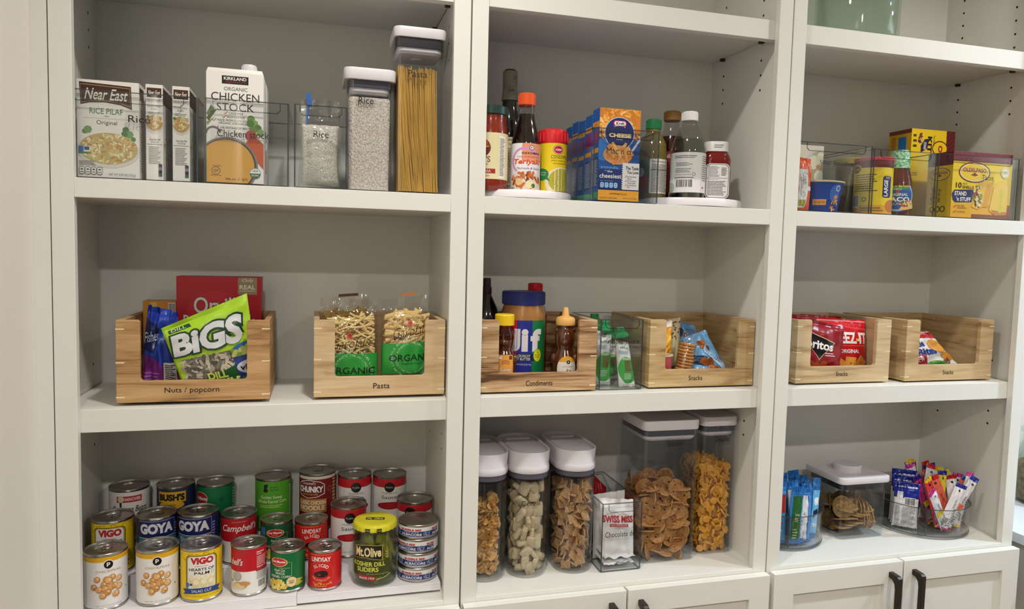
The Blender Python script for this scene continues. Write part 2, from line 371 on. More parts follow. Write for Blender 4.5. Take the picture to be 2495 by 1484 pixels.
for i, (u0, u1, a, b_, il, ir, zm) in enumerate(units):
    c = T('shelf_cabinet', ulabel[i], 'cabinet', (0, 0, 0))
    G = .0008
    slab('stile', u0 + G, 0, .10, a, .014, 2.40, WHITE, c, .0007); slab('stile', b_, 0, .10, u1 - G, .014, 2.40, WHITE, c, .0007)
    slab('rail', a, .0002, 1.5741, b_, .014, ZR, WHITE, c, .0007); slab('rail', a, .0002, .860, b_, .014, Z0, WHITE, c, .0007)
    slab('rail', a, .0002, 2.33, b_, .014, 2.40, WHITE, c)
    for nm, x0, x1 in (('side_panel', u0 + G, il), ('side_panel', ir, u1 - G)):
        if x1 < x0 + .001: x0 = x1 - .012
        b = MB(); b.box(x0, .014, .10, x1, DEP + .008, 2.40)
        xs, sg = (x1, 1) if nm and x0 < (u0 + u1) / 2 else (x0, -1)
        bm = b.bm
        for yy in (.074, .214):
            for q in range(40):
                z = 1.140 + q * .0295
                if z > 2.3 or 1.20 < z < 1.26 or 1.30 < z < 1.845 or 1.925 < z < 1.97: continue
                vs_ = [bm.verts.new((xs + sg * .00025, yy + .0026 * math.cos(t * PI / 5), z + .0026 * math.sin(t * PI / 5))) for t in range(10)]
                b._face(vs_, 1)
        b.build(nm, [WHITE, HOLE], c, rec=False)
    slab('back_panel', il, DEP, .10, ir, DEP + .008, 2.40, WHITE, c)
    slab('shelf_deck', il, .014, 1.5745, ir, DEP, 1.6036, WHITE, c); slab('shelf_deck', il, .014, .862, ir, DEP, Z0, WHITE, c)
    for z0, z1 in ((zm - .0367, zm), (1.930, ZT)):
        b = MB(); b.box(il + .0012, .0145, z0, ir - .0012, .032, z1); b.box(il + .0012, .032, z0 + .015, ir - .0012, DEP - .001, z1)
        b.build('adjustable_shelf', WHITE, c, bevel=.0008)
        for xx, sg in ((il, 1), (ir, -1)):
            for yy in (.07, .214): slab('shelf_pin', min(xx, xx + sg * .009), yy - .004, z0 + .009, max(xx, xx + sg * .009), yy + .004, z0 + .0148, PIN, c)
    slab('base_panel', u0 + G, .016, .02, u0 + .014, DEP, .862, WHITE, c); slab('base_panel', u1 - .014, .016, .02, u1 - G, DEP, .862, WHITE, c)
    for k, (d0, d1) in enumerate(doors[i]):
        z0, z1 = .12, .877
        b = MB(); w = .046
        def rc_(i_, y): return [(d0 + i_, y, z0 + i_), (d1 - i_, y, z0 + i_), (d1 - i_, y, z1 - i_), (d0 + i_, y, z1 - i_)]
        q_ = [rc_(0, -.001), rc_(0, -.0185), rc_(w, -.0185), rc_(w, -.001)]; b.rings(q_ + [q_[0]], 0, False, False)
        d = b.build('door', WHITE, c, bevel=.0008)
        slab('door_panel', d0 + w - .002, -.0105, z0 + .044, d1 - w + .002, -.004, z1 - .044, WHITE, d)
        handle(d1 - .030 if k == 0 else d0 + .026, d)
# the return cabinet at the far right, with its own top and a glass jar
rc = T('return_cabinet', 'pale cabinet end glimpsed past the right edge of the shelving', 'cabinet', (0, 0, 0))
slab('body', 1.352, -.9, 0, 1.95, .27, .8615, WHITE, rc)
ct = tag(slab('countertop', 1.330, -.92, .8617, 1.97, .28, .8853, P('e8ebf0', .35), bev=.001), 'white countertop at the far right, a glass jar standing on it', 'countertop')
t = T('glass_jar', 'round glass jar of brown nuts at the far right edge, on the low countertop', 'jar', (1.607, .19, Z0))
b = MB(); b.lathe([(.066, 0), (.072, .006), (.072, .13), (.060, .165), (.060, .18), (.057, .18), (.057, .163), (.069, .129), (.069, .008), (.02, .006)], 40); b.build('jar_body', GLASS, t)
b = MB(); b.lathe([(.059, .181), (.066, .186), (.066, .196), (.02, .215), (.022, .235), (.001, .245)], 32); b.build('stopper', GLASS, t)
b = MB(); b.lathe([(.064, .0085), (.0675, .012), (.0675, .105), (.05, .115), (.001, .118)], 32)
o = b.build('nut_fill', GRAIN('a8835c', '5b3d24', 60), None, (1.607, .19, Z0)); tag(o, 'brown nuts filling the glass jar at the far right edge', 'nuts', kind='stuff')
# big pale green glass jar on the upper shelf of the right cabinet
t = T('glass_jar', 'large pale green glass jar standing on the upper shelf of the right cabinet', 'jar', (.862, .108, ZT + .0004))
b = MB(); b.lathe([(.074, 0), (.0835, .008), (.0845, .03), (.0845, .25), (.07, .28), (.066, .28), (.080, .25), (.079, .03), (.077, .016), (.03, .012)], 56)
b.build('jar_body', CLR('eff5f0', 1.45), t)
# ------------------------------------------------------------------ shared builders
def bin_(name_label, x0, x1, y0, y1, z, h, text=None, tp=None, lipw=.8, group='clear bins', tcol='17181a', notch=True):
    """clear acrylic drawer: four walls and a base, front grip lip, printed sticker"""
    t = T('storage_bin', name_label, 'bin', ((x0 + x1) / 2, (y0 + y1) / 2, z + .0004)); w, d = x1 - x0, y1 - y0; k = .0028
    b = MB(); b.shell(w, d, h, k, .004, 3); b.build('bin_body', ACR, t)
    b = MB(); e = .0013                                   # rim and base edge, refraction's darkness put into their colour
    for zz in (h + .0002, .0012):
        b.loft([(zz - .0011, w + .0006, d + .0006, .004), (zz + .0003, w + .0006, d + .0006, .004), (zz + .0003, w - 2 * k, d - 2 * k, .003), (zz - .0011, w - 2 * k, d - 2 * k, .003)], 3, cap0=False, cap1=False)
    for sx in (-1, 1):
        b.box(sx * (w / 2 - .0012) - .0011, -d / 2 - .0003, .002, sx * (w / 2 - .0012) + .0011, -d / 2 + .0016, h)
    b.build('rim', ACRE, t)
    b = MB(); lw = w * lipw / 2; zt = h - .001; yb = -d / 2
    b.prism([(-lw, zt), (-lw, zt - .011), (-lw + .005, zt - .0165), (lw - .005, zt - .0165), (lw, zt - .011), (lw, zt), (lw - .0012, zt), (lw - .0012, zt - .0105), (lw - .0055, zt - .0152), (-lw + .0055, zt - .0152), (-lw + .0012, zt - .0105), (-lw + .0012, zt)], yb - .0012, yb + .0002)
    b.build('grip_lip', CLR('c4c9cb', 1.4), t)
    if text:
        cx, cz, tw = tp; dd = Dec(tw * 1.25, .026)
        dd.rect(0, 0, 1, 1, CLR('f6f6f6', 1.25, .25)); dd.text(text, .1, .29, .9, .71, tcol)
        dd.build('sticker', flat(-dd.w / 2 + cx - (x0 + x1) / 2, -d / 2 - .0005, cz - z - .013), t, base=2e-4)
    return t
def bx(t, name, w, d, h, mat, y0=0, x0=None, z0=0, bev=.0006):
    """plain carton body standing on the thing's base, front face at y0"""
    x0 = -w / 2 if x0 is None else x0
    b = MB(); b.box(x0, y0, z0, x0 + w, y0 + d, z0 + h); return b.build(name, mat, t, bevel=bev)
def pills(D, x0, y0, x1, y1, n, c, bg=None):
    w = (x1 - x0) / n
    for i in range(n):
        a = x0 + i * w; D.rrect(a + w * .06, y0, a + w * .94, y1, w * .25, c); D.rrect(a + w * .13, y0 + .006, a + w * .87, y1 - .006, w * .2, bg or 'f0eee8')
        D.rect(a + w * .3, y0 + (y1 - y0) * .55, a + w * .7, y0 + (y1 - y0) * .75, c); D.rect(a + w * .22, y0 + (y1 - y0) * .25, a + w * .78, y0 + (y1 - y0) * .36, c)
SLIP = 'efece6'
CARD = P('efece6', .5, var=.01)
# ------------------------------------------------------------------ upper shelf, left cabinet
ZS = ZR
bin_('clear bin marked Rice, leftmost on the upper left shelf, holding pilaf boxes', -.632, -.4345, .0172, .205, ZS, .134, 'Rice', (-.5185, 1.698, .031))
bin_('clear bin marked Chicken stock, second from the left on the upper left shelf', -.4245, -.2965, .008, .205, ZS, .133, 'Chicken stock', (-.366, 1.684, .078))
bin_('narrow clear bin marked Rice, holding a bag of white rice', -.2885, -.2045, .008, .205, ZS, .134, 'Rice', (-.246, 1.692, .024))
ZB = ZS + .0034
PAS = ['e9d9a0', 'dcc47e', 'f0e6bc', 'd9a45e', 'c98a4a']
def pilaf(y, label):
    t = T('pilaf_box', label, 'box', (-.5635, y + .0065, ZB)); w, h = .0865, .1475
    bx(t, 'carton', w, .034, h, CARD)
    D = Dec(w, h); D.rect(0, 0, 1, 1, SLIP)
    D.poly([(.04, .975), (.87, .955), (.885, .715), (.70, .757), (.45, .775), (.2, .765), (.06, .742)], '4a2a1a'); D.poly([(.06, .955), (.85, .937), (.862, .742), (.70, .775), (.45, .792), (.2, .783), (.075, .762)], 'b79a6c'); D.poly([(.065, .949), (.845, .931), (.857, .750), (.70, .781), (.45, .798), (.2, .789), (.08, .768)], '43241a')
    D.text('Near East', .12, .80, .82, .915, 'f2ede4', sh=.35, bold=.012)
    D.text('RICE PILAF', .20, .655, .735, .715, '3d7a44', bold=.006); D.text('MIX', .435, .625, .515, .642, '5a5a50'); D.rect(.1, .608, .9, .611, 'b9b5aa'); D.text('Original', .31, .535, .64, .59, '4a4236')
    for i, (x, y_) in enumerate(((.12, .47), (.78, .505), (.84, .46), (.9, .41), (.76, .46), (.17, .49))): D.ell(x, y_, .045 + .012 * (i % 3), ('5b8a4e', '4c7a40', '74a05e')[i % 3], n=7)
    D.ell(.5, .275, .50, 'dcd8d2', ry=.175); D.ell(.5, .30, .475, 'c2b276', ry=.165)
    D.scat(.5, .30, .45, .155, 150, .075, .030, PAS, 4)
    D.rect(.02, .255, .10, .315, '3c6db0'); D.rect(.10, .255, .20, .315, 'e8e6e0'); D.rect(.11, .275, .19, .31, '2d4f88'); D.rect(.02, .24, .2, .258, '4b8a54')
    D.lines(.03, .12, .3, .175, 4, '77746e', 3); pills(D, .02, .025, .40, .105, 4, '4d4c4a')
    D.text('NET WT 6.09 OZ (172 g)', .50, .018, .93, .047, '4c4b49')
    D.build('front_print', flat(-w / 2, 0, 0), t)
    D = Dec(.034, h); D.rect(0, 0, 1, 1, SLIP); D.rect(.1, .83, .9, .96, '4a2a1a'); D.lines(.15, .08, .85, .75, 24, '8b8880', 5); D.build('side_print', plane((w / 2, 0, 0), (0, 1, 0), (0, 0, 1), (1, 0, 0)), t)
pilaf(.018, 'white rice pilaf box with a big bowl picture, front of the leftmost clear bin')
pilaf(.062, 'white box mostly hidden behind the front pilaf box in the leftmost bin')
def slimbox(x, label, w):
    t = T('pilaf_box', label, 'box', (x, .0245, ZB)); h = .1475
    bx(t, 'carton', w, .0865, h, CARD)
    D = Dec(w, h); D.rect(0, 0, 1, 1, SLIP); D.rect(.06, .865, .92, .965, '4a2a1a'); D.text('Near East', .14, .89, .84, .94, 'f2ede4', sh=.3, bold=.012)
    D.text('RICE PILAF', .1, .825, .86, .848, '5c6c50'); D.text('Roasted Chicken', .08, .765, .88, .785, '5b5146'); D.text('& Garlic', .3, .735, .66, .757, '5b5146'); D.lines(.15, .69, .85, .72, 2, '77746e')
    D.ell(.5, .575, .5, 'd8d4ce', ry=.09); D.ell(.5, .60, .48, 'b49a66', ry=.085); D.scat(.5, .60, .46, .08, 60, .17, .07, PAS, 6); D.ell(.12, .66, .1, '4c7a40', n=7); D.ell(.85, .655, .1, 'c9a58c', n=7)
    D.text('Great Idea: Pilaf', .2, .415, .84, .437, '5b5146'); D.text('In One Line', .3, .39, .74, .41, '5b5146'); D.rect(.06, .372, .94, .376, '77746e'); D.lines(.15, .17, .85, .36, 11, '9b988f', 9)
    for i, c in enumerate(('4a4550', '8b849a', '2d2a30', '3f6a48')): D.rect(.72, .135 - .033 * i, .93, .168 - .033 * i, c)
    D.build('front_print', flat(-w / 2, 0, 0), t)
    D = Dec(.0865, h); D.rect(0, 0, 1, 1, SLIP); D.rect(0, .80, 1, .97, '4a2a1a'); D.scat(.5, .3, .45, .2, 40, .1, .04, PAS, 8); D.build('side_print', plane((w / 2, 0, 0), (0, 1, 0), (0, 0, 1), (1, 0, 0)), t)
slimbox(-.4985, 'slim white pilaf box shown edge-on, left one of the pair in the Rice bin', .0245)
slimbox(-.4600, 'slim white pilaf box shown edge-on, right one of the pair in the Rice bin', .0250)
def stock(y, label):
    t = T('stock_carton', label, 'carton', (-.3787, y, ZB)); w, h, d = .0855, .1795, .060
    b = MB(); b.loft([(0, w, d, .0015), (h - .006, w, d, .0015), (h, w - .004, d - .004, .0015)], 2, cx=0, cy=d / 2); b.build('carton', CARD, t)
    b = MB(); b.lathe([(.0118, h - .001), (.0118, h + .0115), (.0108, h + .0135), (.001, h + .0135)], 28, cx=.019, cy=.030)
    for j in range(14): a = 2 * PI * j / 14; b.box(.019 + .0118 * math.cos(a) - .0005, .030 + .0118 * math.sin(a) - .0005, h, .019 + .0118 * math.cos(a) + .0005, .030 + .0118 * math.sin(a) + .0005, h + .010)
    b.build('cap', LIDW, t)
    D = Dec(w, h - .006); D.rect(0, 0, 1, 1, SLIP)
    for pts, c in (([(.0, .62), (.08, .70), (.14, .665), (.05, .58)], '6b7a4a'), ([(0, .58), (.12, .66), (.18, .655), (.04, .55)], '4a5a34'), ([(0, .54), (.16, .60), (.02, .51)], '8a9a66')): D.poly(pts, c)
    D.rect(.27, .895, .735, .968, '1c1512'); D.text('KIRKLAND', .305, .930, .70, .958, 'f2efe8', bold=.02); D.text('Signature', .32, .902, .70, .925, 'a03038', sh=.4)
    D.text('ORGANIC', .305, .835, .72, .868, '3f5a45'); D.text('CHICKEN', .085, .742, .925, .815, '24241f'); D.text('STOCK', .18, .652, .835, .722, '24241f')
    for tx, x0, x1, y0, y1 in (('CAGE-FREE', .39, .64, .622, .642), ('RICH FLAVOR', .36, .67, .587, .607), ('MADE FROM SLOW-COOKED', .19, .84, .556, .576), ('ORGANIC CHICKEN BONES', .21, .82, .531, .550), ('USE INSTEAD OF BROTH', .24, .79, .490, .509)): D.text(tx, x0, y0, x1, y1, '34342e')
    for x, y_ in ((.33, .635), (.30, .60), (.13, .568), (.17, .50)): D.stroke([(x - .02, y_), (x, y_ - .012), (x + .04, y_ + .012)], .012, 'b03a35')
    D.ring(.12, .44, .14, '6f6a64', .25, a0=.2, a1=PI)
    for i, (x, y_) in enumerate(((.78, .59), (.84, .55), (.90, .51), (.82, .50), (.95, .47), (.77, .55))): D.ell(x, y_, .07, ('6d8f4a', '86a85c', '5a7d3e')[i % 3], n=9)
    for x0, y0, x1, y1 in ((.72, .44, 1.05, .30), (.7, .38, 1.1, .22), (.78, .30, 1.1, .12)): D.stroke([(x0, y0), ((x0 + x1) / 2, (y0 + y1) / 2 + .01), (x1, y1)], .12, 'c9603c')
    D.ell(.78, .44, .10, 'bf5a4a'); D.ell(.36, .155, .545, '8a8680', ry=.262, n=48); D.ell(.36, .155, .515, '5a5048', ry=.248, n=48); D.ell(.35, .155, .49, 'd8a24a', ry=.235, n=48)
    for i in range(7): D.ell(.50 + .03 * (i % 4), .455 - .012 * (i // 4), .008, '2c2a26', n=6)
    D.ring(.165, .105, .075, '3a3a2a', .12); D.text('GF', .125, .092, .205, .118, '3a3a2a'); D.text('Certified', .10, .145, .25, .158, '3a3a2a'); D.text('Gluten-Free', .08, .058, .26, .070, '3a3a2a')
    D.ell(.855, .095, .10, 'f4f2ee'); D.ell(.855, .095, .092, '3f6a48', a0=PI, a1=2 * PI); D.ring(.855, .095, .098, '3f6a48', .08); D.text('USDA', .80, .108, .91, .127, '3f6a48', bold=.02); D.text('ORGANIC', .785, .068, .925, .086, 'f4f2ee')
    D.text('946 mL (1 QT)', .33, .018, .72, .044, '3a3020')
    D.build('front_print', flat(-w / 2, 0, 0), t)
stock(.013, 'white chicken stock carton with an orange soup pot picture, at the front of its bin')
stock(.090, 'white carton with a screw cap standing behind the front stock carton')
# bag of rice with a blue clip
def pillow(w, h, th, seed=1, pu=.45, pv=.45, wr=.0015, taper=0., top=.06, belly=0.):
    rn = random.Random(seed); ph = [rn.uniform(0, 6.28) for _ in range(8)]; fr = [rn.uniform(2, 9) for _ in range(8)]
    def S(u, v, side):
        u = min(max(u, 0), 1); v = min(max(v, 0), 1)
        eu = math.sin(PI * u) ** pu if 0 < u < 1 else 0
        vv = min(max((v - .02) / (1 - top - .02), 0), 1); ev = math.sin(PI * vv) ** pv if 0 < vv < 1 else 0
        if belly: ev *= 1 - belly * (v - .5)
        wv = sum(math.sin(fr[k] * 6.28 * (u if k % 2 else v) + ph[k] + 5 * (v if k % 2 else u) * (k - 3)) for k in range(6)) * wr * (.35 + .65 * (1 - ev))
        x = (u - .5) * w * (1 - taper * v) * (1 - .05 * ev); y = side * (th / 2 * eu * ev + .0003) + wv * (1 if side < 0 else .8) * (eu ** .5)
        return Vector((x, y, v * h))
    return S
def bag(t, S, mat, nu=22, nv=26, name='pouch'):
    b = MB(); b.grid(lambda u, v: S(u, v, -1), nu, nv); b.grid(lambda u, v: S(1 - u, v, 1), nu, nv)
    return b.build(name, mat, t, sharp=60, rec=False)
def onbag(S, w, h, u0=0, v0=0):
    """map a print of w x h metres (bag size W,H folded in) on to the front of a bag"""
    return lambda u, v, hh: S(u0 + u / w, v0 + v / h, -1) + Vector((0, -hh - .0004, 0))
def bagprint(D, name, S, t, nu=22, nv=26): return D.build(name, onbag(S, D.w, D.h), t, du=D.w / nu, dv=D.h / nv)
t = T('rice_bag', 'clear plastic bag of white rice with a blue clip, in the narrow Rice bin', 'bag', (-.2465, .064, ZB))
S = pillow(.0765, .152, .070, 5, .35, .3, .002, .18, .25); bag(t, S, FILM)
b = MB(); b.loft([(0, .004, .004, .001, -.009, 0), (.048, .0045, .004, .001, 0, 0)], 2, m=0); b.box(-.0045, -.004, .030, .0035, .004, .050); b.build('clip', P('2f66b8', .35), t, loc=(-.014, -.004, .110), rot=(0, -.12, 0))
b = MB(); S2 = pillow(.065, .103, .038, 5, .35, .22, .0008, .05, .0); b.grid(lambda u, v: S2(u, v, -1), 24, 30); b.grid(lambda u, v: S2(1 - u, v, 1), 24, 30)
o = b.build('rice', GRAIN('f8f4ea', 'ddd5c2', 480, (1, 1, .6), .45), None, (-.2465, .064, ZB + .006), sharp=60, rec=False); tag(o, 'white rice grains filling the clear bag in the narrow bin', 'rice', kind='stuff')
# ------------------------------------------------------------------ clear push-lid containers
def popbox(label, cx, cy, z, w, d, h, lidh, r=.012, flare=.0, gask=.011, lidw=None, plug=True, text=None, tp=None, tw=.03, knob=0, gc=GASK):
    t = T('food_container', label, 'container', (cx, cy, z + .0003)); lw = (lidw or w) + .003; ld = d + .003 + (lw - w - .003)
    b = MB(); b.shell(w - flare, d - flare, h, .0022, r, 6, w1=w, d1=d); b.build('body', CLR('f7f8f9', 1.4), t)
    b = MB(); b.loft([(h - gask, w - .0052, d - .0052, r), (h - gask + .001, w - .0047, d - .0047, r), (h + .0008, w - .0047, d - .0047, r)], 6); b.build('gasket', gc, t)
    b = MB(); b.loft([(h + .001, lw - .002, ld - .002, r), (h + .003, lw, ld, r + .001), (h + lidh - .003, lw, ld, r + .001), (h + lidh - .0008, lw - .0015, ld - .0015, r), (h + lidh, lw - .005, ld - .005, r), (h + lidh, lw - .012, ld - .012, r), (h + lidh - .0004, lw - .014, ld - .014, r)], 6)
    if knob: b.lathe([(knob, h + lidh - .001), (knob, h + lidh + .012), (knob - .002, h + lidh + .0145), (.001, h + lidh + .0145)], 40)
    b.build('lid', LIDW, t)
    if plug:
        b = MB(); b.loft([(h - gask - .010, w - .016, d - .016, r), (h - gask - .006, w - .010, d - .010, r), (h - gask - .0002, w - .010, d - .010, r)], 6); b.lathe([(.011, h - gask - .013), (.011, h - gask - .0102)], 24); b.build('lid_plug', LIDW, t)
    if text:
        dd = Dec(tw * 1.35, .024); dd.rect(0, 0, 1, 1, CLR('f6f6f6', 1.25, .25)); dd.text(text, .12, .27, .88, .73, '17181a')
        dd.build('sticker', flat(tp[0] - cx - dd.w / 2, -d / 2 - .0004, tp[1] - z - .012), t)
    return t
popbox('clear container of white rice with a white lid, labelled Rice, left of the pasta', -.1670, .064, ZS, .0770, .086, .184, .0205, flare=.003, lidw=.0835, text='Rice', tp=(-.1735, 1.755), tw=.024)
b = MB(); b.loft([(.003, .067, .076, .009), (.150, .0695, .0785, .009), (.153, .0695, .0785, .009), (.1570, .067, .076, .009), (.1578, .03, .03, .01)], 6)
o = b.build('rice', GRAIN('f8efe4', 'd2c2ae', 430, (1, 1, .55), .55), None, (-.1670, .064, ZS + .0006)); tag(o, 'pale rice grains filling the clear container beside the pasta', 'rice', kind='stuff')
popbox('tall clear container of spaghetti with a white lid, labelled Pasta', -.0835, .064, ZS, .0870, .087, .262, .0185, flare=.006, gask=.015, text='Pasta', tp=(-.088, 1.806), tw=.031, gc=P('34343c', .4))
b = MB(); rn = random.Random(11)
for i in range(330):
    e = rn.random() < .55; x0 = rn.uniform(-.0345, .0345); y0 = -.0355 + abs(rn.gauss(0, .004)) if e else rn.uniform(-.0345, .0345)
    dx = -.016 * (1 - (x0 + .036) / .09) * rn.uniform(.2, 1.2) - .004; x1 = min(max(x0 + dx, -.0355), .0355); y1 = min(max(y0 + rn.gauss(.001, .004), -.0355), .0355)
    zt = rn.uniform(.203, .216); b.tube([(x0 + .0 + (x0 - x1) * .35 if abs(x0 + (x0 - x1) * .35) < .0355 else x0, y0, .004), ((x0 + x1) / 2, (y0 + y1) / 2, zt / 2), (x1, y1, zt)], .00085, 5)
o = b.build('spaghetti', P('dfae4e', .45, var=.15, scale=20), None, (-.0835, .064, ZS + .0006), rec=False); tag(o, 'dry yellow spaghetti standing in the tall clear container', 'pasta', kind='stuff')
# ------------------------------------------------------------------ upper shelf, middle cabinet
def disc(label, x, y, z, r, h, mat):
    t = T('turntable', label, 'turntable', (x, y, z + .0003))
    b = MB(); b.lathe([(r * .5, 0), (r * .5, .003)], 40); b.build('foot', P('8d8a88', .5), t)
    b = MB(); b.lathe([(r - .004, .0032), (r - .001, .004), (r, .007), (r, h - .004), (r - .002, h), (r - .006, h), (r - .007, h - .003), (.001, h - .003)], 72); b.build('tray', mat, t)
    return t
TRAY = P('f1ebee', .3)
disc('round white turntable carrying the red sauce jar, at the left of its shelf', .1265, .131, ZS, .1025, .0175, TRAY)
disc('round white turntable under the vinegar and ketchup bottles', .4865, .140, ZS, .116, .0185, TRAY)
ZJ = ZS + .0003 + .0146
def bottle(name, label, cat, x, y, z, prof, mat, cap=None, capm=None, seg=40, rot=0, sx=1, sy=1, liquid=None, lm=None, capname='cap', ribs=0):
    t = T(name, label, cat, (x, y, z + .0003), rot)
    b = MB(); b.lathe(prof, seg, sx=sx, sy=sy); b.build('bottle_body', mat, t)
    if liquid: b = MB(); b.lathe(liquid, seg, sx=sx, sy=sy); b.build('contents', lm, t)
    if cap:
        b = MB(); b.lathe(cap, seg)
        if ribs:
            r, z0, z1 = cap[1][0], cap[1][1], cap[-3][1]
            for j in range(ribs): a = 2 * PI * j / ribs; b.box(r * math.cos(a) - .0004, r * math.sin(a) - .0004, z0 + .001, r * math.cos(a) + .0004, r * math.sin(a) + .0004, z1)
        b.build(capname, capm, t)
    return t
def wrap(t, D, r, z0, name='label_print', a=0., step=2.5e-5): return D.build(name, cyl(r, D.w, z0, a), t, du=r * .12, step=step)
def capp(r, z0, z1): return [(r * .96, z0), (r, z0 + .0008), (r, z1 - .002), (r - .0015, z1), (.001, z1)]
# red sauce jar
SAUCE = P('8c2a12', .18, var=.25, scale=70, coat=.5)
t = bottle('sauce_jar', 'red tomato sauce jar with a dark green lid at the left turntable edge', 'jar', .0555, .080, ZJ, [(.029, 0), (.0320, .004), (.0330, .02), (.0330, .098), (.0315, .112), (.0290, .124), (.0290, .137), (.001, .137)], SAUCE, capp(.0322, .137, .1525), P('2f4a40', .35, .4), rot=face(.0555, .08))
D = Dec(.105, .083); D.rect(0, 0, 1, 1, 'e8dcae'); D.ell(.36, .67, .155, '6a2416'); D.ell(.36, .69, .145, 'b5452a', a0=0, a1=PI); D.rect(.28, .58, .44, .66, '40261a'); D.rect(.24, .68, .48, .71, 'c9a24a')
D.text("RAO'S", .17, .36, .51, .49, '7a2a18', bold=.01); D.text('HOMEMADE', .26, .30, .47, .335, '7a2a18'); D.rect(.16, .12, .60, .22, 'a82a30'); D.text('MARINARA', .25, .14, .52, .20, 'f0e6c8'); D.text('GLUTEN FREE', .3, .055, .50, .08, '6a5a48')
D.rect(.67, .03, .80, .93, 'f3efe2'); D.lines(.68, .08, .79, .9, 26, '2c2824', 5); wrap(t, D, .0331, .020)
# dark bottle with paper neck
t = bottle('dark_bottle', 'tall dark glass bottle with a grey paper neck wrap, behind the sauce bottles', 'bottle', .1135, .166, ZJ, [(.024, 0), (.027, .004), (.0275, .11), (.0265, .130), (.021, .152), (.0152, .170), (.0140, .190), (.0140, .242), (.001, .242)], P('14100e', .08, coat=.6), [(.0112, .2422), (.0112, .2422), (.0112, .245), (.010, .246), (.001, .246)], P('3a2c24', .4), rot=face(.1135, .166, .25))
b = MB(); b.lathe([(.0162, .186), (.0145, .205), (.0140, .212), (.0143, .2125), (.0143, .241), (.0136, .2425), (.009, .2428)], 32); b.build('neck_wrap', P('8d8c7c', .75, bump=.15, scale=120), t)
D = Dec(.05, .058); D.text('Lea', .55, .72, .78, .85, '3a3a30', sh=.5); D.stroke([(.52, .66), (.7, .6), (.86, .68)], .01, '3a3a30'); D.text('Lea', .36, .30, .60, .44, '3a3a30', sh=.5); D.stroke([(.34, .24), (.5, .18), (.66, .26)], .01, '3a3a30'); wrap(t, D, .0152, .184)
D = Dec(.075, .10); D.rect(0, 0, 1, 1, 'c9b98c'); D.rect(.06, .05, .94, .95, '3a3020'); D.rect(.08, .065, .92, .935, 'd3c79c'); D.text('Nutrition', .2, .84, .6, .89, '2a241c'); D.lines(.15, .12, .85, .8, 22, '4a4236'); wrap(t, D, .0276, .012)
# teriyaki
t = bottle('teriyaki_bottle', 'teriyaki sauce bottle with an orange cap and grilled meat label', 'bottle', .1250, .083, ZJ, [(.0245, 0), (.0275, .003), (.0278, .088), (.0262, .100), (.0200, .122), (.0158, .138), (.0150, .146), (.0150, .162), (.001, .162)], CLR('f0f0ee', 1.4), capp(.0158, .1615, .1835), P('ee5a1e', .4), rot=face(.1265, .083), liquid=[(.024, .001), (.0268, .004), (.0271, .088), (.0255, .100), (.0193, .122), (.0151, .138), (.0143, .1455), (.001, .146)], lm=P('1c0d08', .1, coat=.8), ribs=24)
D = Dec(.083, .086); D.rect(0, 0, 1, 1, 'efeef2'); D.rect(.42, .62, .95, 1, 'ee9a78')
D.ring(.50, .62, .34, 'd49ad0', .16, ry=.30, a0=.25, a1=PI + .9); D.arc('* * * * * * * * * * * * *', .50, .62, .31, .028, 'efeef2', -110, 80)
D.poly([(.64 + .06 * math.sin(k * PI / 3), .905 + .06 * math.cos(k * PI / 3)) for k in range(6)], '23285e'); D.poly([(.64 + .046 * math.sin(k * PI / 3), .905 + .046 * math.cos(k * PI / 3)) for k in range(6)], 'f4f2f4'); D.text('K', .622, .885, .658, .925, '23285e', bold=.05)
D.text('KIKKOMAN', .42, .765, .86, .812, '15110f', bold=.02); D.text('THE ORIGINAL', .30, .695, .86, .728, 'd8603a', bold=.01); D.text('Teriyaki', .22, .525, .90, .665, 'e2501c', sh=.2, bold=.03); D.text('Marinade & Sauce', .30, .445, .86, .492, '8a4aa0', sh=.2)
D.ell(.52, .20, .42, 'e9d8c8', ry=.21); D.scat(.52, .22, .36, .15, 34, .14, .06, ['b5603a', '8a3f20', 'd88a5a', 'c9703c'], 3)
for k in range(6): D.stroke([(.34 + .09 * k, .30), (.42 + .09 * k, .22)], .012, '6a2c16')
D.ell(.60, .13, .09, 'efe4b4'); D.ell(.69, .10, .05, '3f7a3a', n=9); D.ell(.36, .18, .08, 'e8c98a'); D.lines(.12, .03, .25, .07, 3, '55504c'); wrap(t, D, .0279, .0035)
# yellow soup powder canister
t = T('soup_canister', 'yellow soup powder canister with a red plastic lid', 'canister', (.1820, .096, ZJ + .0003), face(.182, .096))
b = MB(); b.lathe([(.0265, 0), (.0275, .002), (.0275, .097), (.001, .097)], 40); b.build('canister_body', P('f0d21e', .35), t)
b = MB(); b.lathe([(.0283, .0955), (.0290, .0975), (.0290, .116), (.0283, .1195), (.024, .1225), (.001, .1232)], 40)
for j in range(20): a = 2 * PI * j / 20; b.box(.0290 * math.cos(a) - .0006, .0290 * math.sin(a) - .0006, .099, .0290 * math.cos(a) + .0006, .0290 * math.sin(a) + .0006, .115)
b.build('lid', P('e2242c', .3, coat=.3), t)
D = Dec(.084, .094); D.rect(0, 0, 1, 1, 'f2d420'); D.ell(.64, .86, .13, 'a01c28', ry=.095); D.ell(.64, .86, .12, 'f4e8e0', ry=.086); D.ell(.64, .86, .108, 'c42230', ry=.076); D.text('OSEM', .565, .84, .715, .88, 'f4efe8', bold=.03); D.text('CONSOMME', .47, .685, .90, .755, '2a2618'); D.text('ARTIFICIAL CHICKEN FLAVOR', .475, .63, .88, .655, '2a2618'); D.text('SOUP & SEASONING MIX', .52, .575, .86, .60, '2a2618')
